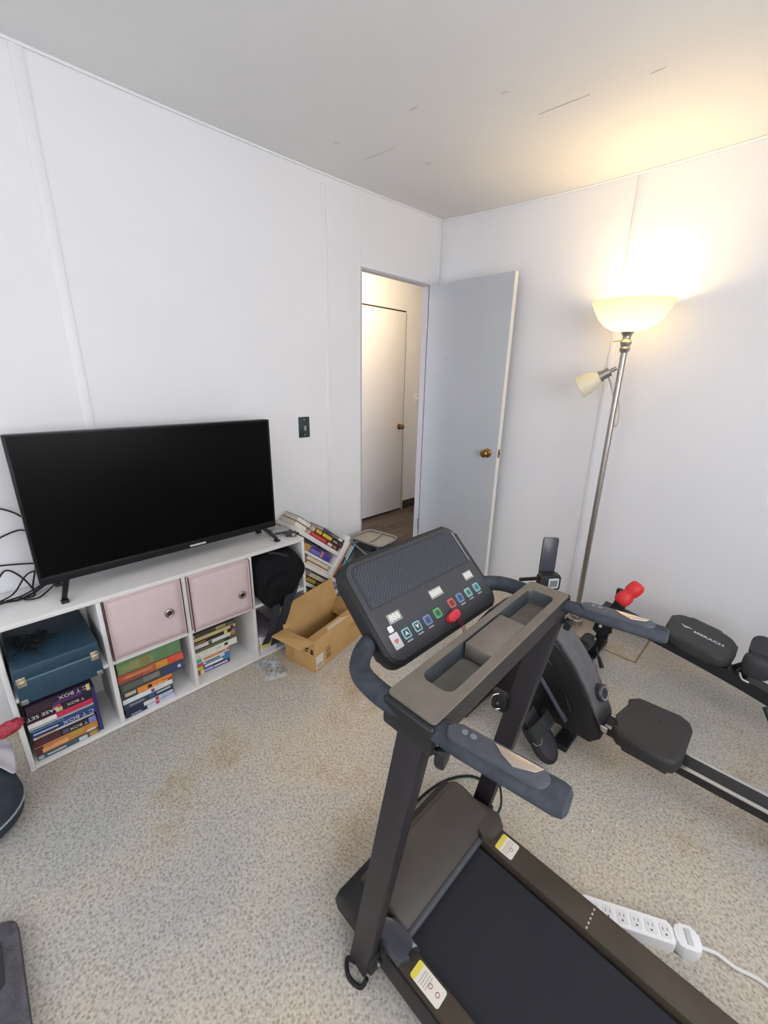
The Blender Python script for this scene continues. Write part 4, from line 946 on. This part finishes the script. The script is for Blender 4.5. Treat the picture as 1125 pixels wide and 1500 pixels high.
# fastening knobs under the tray, clip on the far upright
def star(c, d, r, nm='lock_knob'):
    M = aim(c, Vector(c) + Vector(d)); poly = [((r * (1 + .18 * math.cos(3 * a))) * math.cos(a), (r * (1 + .18 * math.cos(3 * a))) * math.sin(a)) for a in [2 * PI * k / 30 for k in range(30)]]
    obj(nm, MB().prism(poly, .016, .004, M @ T(0, 0, .016)).cyl(Vector(c), M @ Vector((0, 0, .017)), .007, n=12), M_black, t)
star((1.712, -2.128, .826), (1, .25, .0), .020); star((1.706, -1.604, .842), (1, .1, -.1), .015)
obj('clip_bracket', MB().box((1.568, -1.640, .500), (1.612, -1.618, .562), .006), M_black, t)
obj('clip_wire', MB().tube([(1.590, -1.640, .560), (1.582, -1.656, .560), (1.578, -1.664, .540), (1.588, -1.656, .516), (1.598, -1.640, .512)], .0018, 6), M_steel, t)
obj('clip_bolt', MB().cyl((1.592, -1.640, .53), (1.592, -1.646, .53), .004, n=10), M_steel, t)
# stickers on the rails
def sticker(x0, x1, y0, y1, z, marks):
    s_ = obj('warning_sticker', MB().prism(rrect(x0, y0, x1, y1, .006), .0006, 0, T(0, 0, z)), M_stk, t)
    obj('sticker_band', MB().prism(rrect(x0, y0, x0 + .014, y1, .005), .0005, 0, T(0, 0, z + .0004)), M_yel, s_)
    bb = MB()
    for k in range(marks): bb.box((x0 + .022 + .006 * k, y0 + .005, z + .0006), (x0 + .024 + .006 * k, y1 - .005, z + .0009))
    g_ = obj('small_print', bb, mat('small_print_grey', (176, 170, 164), .6), s_); g_['kind'] = 'stuff'
    for k in range(2 if marks > 3 else 1):
        cx = x1 - .014 - .02 * k
        obj('sign_mark', MB().lathe([(.0036, 0), (.0036, .0004), (.0052, .0004), (.0052, 0)], T(cx, (y0 + y1) / 2, z + .0006), 14, cap=False), mat('sign_red', (150, 90, 96), .6), s_)
sticker(1.682, 1.762, -2.106, -2.068, .1200, 4); sticker(1.675, 1.728, -1.724, -1.672, .1200, 3)
b = MB()
for k in range(5): b.box((1.934 + .000 * k, -1.730 + .013 * k, .120), (1.938, -1.724 + .013 * k, .1206))
o = obj('rail_print', b, mat('rail_print_pale', (190, 170, 160), .6), t); o['kind'] = 'stuff'
obj('power_cord', MB().tube([(1.500, -1.475, .006), (1.445, -1.50, .006), (1.395, -1.585, .008), (1.375, -1.70, .008), (1.385, -1.80, .012), (1.425, -1.85, .05)], .0045, 8, 8), M_rubber, t)
obj('console_cable', MB().tube([(1.575, -1.590, .22), (1.60, -1.580, .18), (1.625, -1.60, .13), (1.63, -1.635, .112)], .0035, 6), M_rubber, t)

# ------------------------------------------------------------ white power strip
t = thing('power_strip', 'white power strip lying on the carpet beside the treadmill deck', 'power strip', (2.0, -1.53, 0))
Ms = frame((2.150, -1.492, 0), (-.88, -.475, 0), (.475, -.88, 0), (0, 0, 1))
obj('body', MB().prism(rrect(.058, -.026, .288, .026, .012), .036, .006, Ms), M_wplastic, t)
obj('switch_end', MB().prism(rrect(0, -.028, .058, .028, .016), .040, .006, Ms), M_wplastic, t)
obj('switch_ridge', MB().box((.020, -.018, .040), (.034, .018, .0425), .002, Ms), mat('strip_grey', (196, 196, 200), .4), t)
for k in range(6):
    x = .080 + .0345 * k; oo = obj('outlet', MB().prism(rrect(x - .0125, -.016, x + .0125, .016, .005), .001, 0, Ms @ T(0, 0, .036)), mat('outlet_white', (226, 226, 228), .4), t)
    hb = MB(); hb.box((x - .006, -.007, .0368), (x - .0045, .0, .0374), 0, Ms); hb.box((x + .0045, -.007, .0368), (x + .006, 0, .0374), 0, Ms); hb.cyl(Ms @ Vector((x, .009, .0368)), Ms @ Vector((x, .009, .0374)), .0024, n=8)
    o = obj('outlet_slots', hb, mat('slot_dark', (66, 64, 66), .6), oo); o['kind'] = 'stuff'
obj('cord', MB().tube([Ms @ Vector((.002, .0, .018)), (2.185, -1.473, .014), (2.225, -1.466, .006), (2.275, -1.452, .006), (2.36, -1.46, .006), (2.5, -1.40, .006)], .005, 8), mat('cord_white', (222, 222, 220), .5), t)

# ------------------------------------------------------------ rowing machine
RY = -1.045
t = thing('rowing_machine', 'black magnetic rowing machine with a padded sliding seat behind the treadmill', 'rowing machine', (1.7, RY, 0))
M_rh = mat('rower_housing', (26, 25, 28), .5, noise=.1, nscale=40)
M_rim = mat('rower_back_lit', (96, 95, 98), .6, noise=.15, nscale=30)
P = [(1.17, .10), (1.73, .100), (1.76, .135), (1.752, .175), (1.70, .262), (1.665, .320), (1.615, .385), (1.565, .436), (1.51, .486), (1.45, .518), (1.38, .530), (1.31, .518), (1.25, .47), (1.20, .39), (1.165, .26)]
obj('housing', MB().prism(P, .160, .012, frame((0, RY + .080, 0), (1, 0, 0), (0, 0, 1), (0, -1, 0))), M_rh, t)
# raised band along the housing's back; lighter grey paints in the light there
band = [(1.755, .150), (1.752, .180), (1.705, .268), (1.670, .328), (1.620, .394), (1.570, .446), (1.515, .497), (1.452, .530), (1.38, .542)]
bb = MB(); rr = []
for (x, z) in band:
    rr.append([bb.bm.verts.new(p) for p in ((x, RY + .062, z), (x, RY - .062, z), (x - .030, RY - .062, z - .034), (x - .030, RY + .062, z - .034))])
for a, c in zip(rr, rr[1:]):
    for k in range(4): bb.bm.faces.new((a[k], a[(k + 1) % 4], c[(k + 1) % 4], c[k]))
bb.bm.faces.new(rr[0]); bb.bm.faces.new(rr[-1][::-1]); obj('top_cover', bb, M_rim, t)
SP = [(1.22, .16), (1.56, .145), (1.655, .20), (1.615, .27), (1.55, .36), (1.49, .43), (1.41, .475), (1.32, .46), (1.25, .38)]
obj('side_cover', MB().prism(SP, .012, .008, frame((0, RY - .078, 0), (1, 0, 0), (0, 0, 1), (0, -1, 0))), mat('rower_side_cover', (20, 19, 22), .4), t)
bar('side_ridge', (1.455, RY - .092, .360), (1.640, RY - .092, .150), .012, .022, mat('ridge_lit_edge', (72, 74, 88), .35), t)  # bluish light on the bevel edge is put into the bar's colour
obj('knob_dial', MB().lathe([(.024, 0), (.026, .006), (.033, .012), (.033, .038), (.028, .043), (.022, .040), (.001, .040)], aim((1.690, RY + .02, .258), (1.745, RY + .01, .283)), 24), mat('dial_grey', (52, 52, 54), .4), t)
obj('dial_ring', MB().lathe([(.020, .041), (.0235, .0435), (.027, .0435), (.0275, .041)], aim((1.690, RY + .02, .258), (1.745, RY + .01, .283)), 24, cap=False), mat('dial_ring_pale', (128, 130, 132), .4), t)
obj('front_foot', MB().cyl((1.26, RY - .24, .035), (1.26, RY + .24, .035), .030, n=16, bev=.006), M_black, t)
obj('foot_post', MB().box((1.235, RY - .03, .05), (1.285, RY + .03, .11), .004), M_black, t)
obj('mid_foot', MB().box((1.60, RY - .09, 0), (1.66, RY + .09, .025), .006).box((1.61, RY - .03, .02), (1.65, RY + .03, .105), .004), M_black, t)
rl = obj('rail', MB().box((1.735, RY - .043, .145), (2.95, RY + .043, .178), .004), mat('rail_black', (32, 32, 35), .4), t)
for y in (-.036, .036): obj('rail_strip', MB().box((1.76, RY + y - .0075, .177), (2.95, RY + y + .0075, .1815), .001), mat('aluminium_strip', (206, 204, 198), .3, .9), rl)
obj('rear_foot', MB().cyl((2.92, RY - .2, .03), (2.92, RY + .2, .03), .028, n=16, bev=.005), M_black, t)
obj('rear_post', MB().box((2.895, RY - .03, .03), (2.945, RY + .03, .15), .004), M_black, t)
# seat
sp = [(1.795, -.100), (1.822, -.128), (1.96, -.140), (1.992, -.122), (2.004, -.08), (2.004, .08), (1.992, .112), (1.96, .130), (1.825, .120), (1.798, .088), (1.806, .040), (1.806, -.05)]
sb = MB(); sb.prism(sp, .060, .016, T(0, RY - .012, .205), 3)
st = obj('seat_pad', sb, mat('seat_vinyl', (46, 44, 43), .6, noise=.12, nscale=60, bump=.15, bscale=300), t, 50)
obj('seat_dimple', MB().cyl((1.91, RY + .02, .2652), (1.91, RY + .02, .2660), .005, n=12), M_rubber, st)
obj('seat_carriage', MB().box((1.83, RY - .085, .150), (1.975, RY + .062, .208), .008), M_black, t)
for x in (1.85, 1.955): obj('carriage_roller', MB().cyl((x, RY - .060, .155), (x, RY - .046, .155), .018, n=16), M_rubber, t)
obj('latch_tab', MB().box((1.742, RY - .062, .165), (1.775, RY - .050, .185), .002), mat('aluminium_strip', (206, 204, 198)), t)
# foot plates with straps
for y, vis in ((RY - .185, 1), (RY + .185, 0)):
    heel = Vector((1.632, y, .040)); toe = Vector((1.475, y, .205))
    zx = (toe - heel).normalized(); Mp_ = frame(heel, zx, (0, 1, 0), zx.cross(Vector((0, 1, 0))))
    if Mp_.col[2].z < 0: Mp_ = frame(heel, zx, (0, -1, 0), zx.cross(Vector((0, -1, 0))))
    out_ = [(.19, -.060), (.19, .060), (.05, .064)] + [(.045 - .068 * math.sin(math.radians(q)), .064 * math.cos(math.radians(q))) for q in range(0, 181, 15)] + [(.05, -.064)]
    fp = obj('foot_plate', MB().prism(out_, .016, .005, Mp_), M_black, t)
    obj('plate_tread', MB().prism([(q[0] * .86 + .01, q[1] * .74) for q in out_], .003, .001, Mp_ @ T(0, 0, .016)), mat('tread_grey', (52, 50, 56), .7), fp)
    obj('foot_strap', ribbon([Mp_ @ Vector(p) for p in ((.115, -.066, .004), (.120, -.070, .050), (.125, 0, .072), (.120, .070, .050), (.115, .066, .004))], .050, zx, .004), mat('strap_black', (30, 32, 32), .8), fp)
    obj('strap_buckle', MB().tube([Mp_ @ Vector(p) for p in ((.095, .054, .06), (.080, .060, .05), (.078, .066, .03), (.092, .070, .025))], .0025, 6), M_steel, fp)
    obj('plate_arm', MB().cyl(Mp_ @ Vector((.12, 0, -.002)), (1.50, RY, .15), .014, n=12), M_black, t)
# display with a phone stand
obj('display_arm', MB().cyl((1.36, RY + .01, .525), (1.440, RY - .005, .645), .010, n=12).cyl((1.32, RY + .04, .600), (1.430, RY + .02, .655), .008, n=8), M_black, t)
Md = frame((1.455, RY - .005, .655), Vector((.62, .78, 0)), (0, 0, 1), Vector((.78, -.62, 0)))
obj('display_body', MB().prism(rrect(-.040, -.034, .044, .036, .010), .034, .006, Md @ T(0, 0, -.018)), M_black, t)
obj('display_screen', MB().prism(rrect(-.006, -.020, .036, .022, .004), .0015, .0004, Md @ T(0, 0, .016)), mat('lcd_frame_pale', (182, 186, 188), .3), t)
obj('lcd', MB().box((.000, -.013, .0174), (.030, .014, .0182), 0, Md), mat('lcd_grey', (112, 118, 116), .2), t)
obj('red_key', MB().cyl(Md @ Vector((.012, -.027, .015)), Md @ Vector((.012, -.027, .019)), .006, n=12), mat('red_key_plastic', (186, 84, 84), .4), t)
o = obj('phone', MB().prism(rrect(-.044, .012, .020, .172, .008), .008, .0025, Md @ T(.014, 0, -.0285) @ rz(-4) @ Matrix.Rotation(math.radians(-7), 4, 'X')), mat('phone_dark_glass', (62, 64, 72), .3)); 
tag(o, 'dark phone-shaped panel standing upright in the rower display holder', 'phone')

# ------------------------------------------------------------ ab trainer by the wall
AY = -.45
t = thing('ab_trainer', 'black curved-rail ab trainer with a logo knee pad and red grips along the back wall', 'ab trainer', (1.85, AY, 0))
M_ab = mat('ab_frame_steel', (30, 31, 34), .45, noise=.1, nscale=40)
arc = [(1.520, .320), (1.62, .312), (1.75, .287), (1.86, .268), (1.97, .247), (2.08, .224), (2.19, .196), (2.30, .162), (2.42, .115), (2.50, .070)]
b = MB(); rr = []
A3 = spline([(x, AY, z) for x, z in arc], 4)
for i, p in enumerate(A3):
    tt = (A3[min(i + 1, len(A3) - 1)] - A3[max(i - 1, 0)]).normalized(); nn = tt.cross(Vector((0, 1, 0))).normalized()
    if nn.z < 0: nn = -nn
    rr.append([b.bm.verts.new(p + Vector((0, sy * .034, 0)) + nn * sz * .027) for sy, sz in ((-1, -1), (1, -1), (1, 1), (-1, 1))])
for a, c in zip(rr, rr[1:]):
    for k in range(4): b.bm.faces.new((a[k], a[(k + 1) % 4], c[(k + 1) % 4], c[k]))
b.bm.faces.new(rr[0]); b.bm.faces.new(rr[-1][::-1]); obj('curved_rail', b, M_ab, t)
# front post with hinge plates, adjuster teeth and knobs
bar('front_post', (1.512, AY, .03), (1.600, AY + .01, .42), .050, .030, M_ab, t)
obj('front_foot', MB().cyl((1.51, AY - .17, .024), (1.51, AY + .20, .024), .022, n=14, bev=.004), M_black, t)
for k in range(6):
    x = 1.540 + .012 * k; z = .12 + .042 * k
    obj('adjuster_tooth', MB().box((x, AY - .018, z), (x + .022, AY - .004, z + .016), .003), M_black, t)
for y in (AY - .024, AY + .022): obj('hinge_plate', MB().prism([(1.500, .20), (1.545, .17), (1.600, .26), (1.615, .36), (1.565, .37), (1.515, .28)], .006, .001, frame((0, y, 0), (1, 0, 0), (0, 0, 1), (0, -1, 0))), M_ab, t)
for x, z in ((1.535, .235), (1.570, .262), (1.585, .300), (1.520, .150), (1.660, .268)):
    obj('bolt', MB().cyl((x, AY - .028, z), (x, AY - .037, z), .0075, n=10), mat('bolt_zinc', (206, 206, 206), .35), t)
obj('padded_roller', MB().cyl((1.495, AY - .105, .135), (1.495, AY - .02, .135), .034, n=20, bev=.006), mat('roller_foam', (56, 55, 54), .8, noise=.15, nscale=60), t)
obj('padded_roller', MB().cyl((1.500, AY + .02, .245), (1.500, AY + .12, .245), .032, n=20, bev=.006), mat('roller_foam_black', (26, 26, 28), .8), t)
obj('adjust_lever', MB().cyl((1.535, AY - .03, .105), (1.560, AY - .05, .070), .0045, n=8).cyl((1.558, AY - .048, .073), (1.590, AY - .075, .035), .008, .011, n=12), M_black, t)
obj('grip_arm', MB().cyl((1.575, AY + .01, .36), (1.600, AY + .06, .435), .012, n=12), M_ab, t)
obj('grip_bracket', MB().box((1.560, AY + .015, .375), (1.590, AY + .040, .440), .006), M_black, t)
# red ribbed foam grips
g0 = Vector((1.585, AY + .0, .375)); g1 = Vector((1.655, AY + .060, .492))
obj('red_grip', MB().lathe([(.020, 0), (.034, .010), (.037, .030), (.036, .052), (.028, .064), (.034, .078), (.036, .100), (.034, .122), (.024, .136), (.001, .139)], aim(g0, g1), 24), mat('red_foam', (226, 52, 56), .5, noise=.08, nscale=40), t, 60)
# knee pad on its carriage
Mk = frame((1.905, AY + .050, .335), Vector((.985, .0, -.17)), (0, 1, 0), Vector((.17, 0, .985)))
kp = obj('knee_pad', MB().prism(rrect(-.112, -.125, .150, .125, .075, 8), .050, .016, Mk @ T(0, 0, -.045), 3), mat('knee_pad_vinyl', (54, 54, 56), .6, noise=.1, nscale=60, bump=.12, bscale=300), t, 50)
obj('pad_carriage', MB().box((-.08, -.085, -.066), (.09, -.02, -.044), .006, Mk), M_black, t)
M_pr = mat('logo_print', (206, 208, 212), .4)
Ml = Mk @ T(.012, .0, .0056) @ rz(0)
text('logo_lettering', 'MERACH', .026, Ml @ T(.034, -.008, 0), M_pr, kp, .0003, .0006, 1.12)
obj('logo_mark', MB().prism([(-.066, .012), (-.050, .004), (-.036, .008), (-.018, .006), (-.032, .0), (-.048, -.008), (-.054, -.004)], .0006, 0, Ml @ T(-.012, .002, -.0003)), M_pr, kp)
# elbow rests at the far end
bar('rest_post', (2.090, AY, .22), (2.105, AY, .345), .034, .026, M_ab, t)
bar('rest_brace', (2.045, AY + .02, .24), (2.105, AY + .02, .31), .018, .016, M_ab, t)
obj('elbow_rest', MB().prism(rrect(-.05, -.05, .09, .05, .03, 6), .045, .012, frame((2.135, AY + .03, .375), (1, .0, .0), (0, .5, .86), Vector((1, 0, 0)).cross(Vector((0, .5, .86)))), 3), mat('rest_vinyl', (44, 42, 50), .55, noise=.1, nscale=50), t, 50)
obj('elbow_rest', MB().ell((2.125, AY - .03, .325), (.050, .042, .052), power=.7), mat('rest_vinyl_dark', (50, 48, 54), .6, noise=.1, nscale=50), t, 80)
obj('rest_clamp', MB().tube([(2.080, AY - .045, .276), (2.092, AY - .058, .259), (2.115, AY - .058, .254)], .006, 8), M_steel, t)
obj('tension_lever', MB().cyl((2.185, AY - .04, .165), (2.215, AY - .055, .118), .010, n=12, bev=.002), mat('green_black_plastic', (24, 44, 36), .5), t)
obj('rear_foot', MB().cyl((2.50, AY - .18, .024), (2.50, AY + .18, .024), .022, n=14, bev=.004), M_black, t)
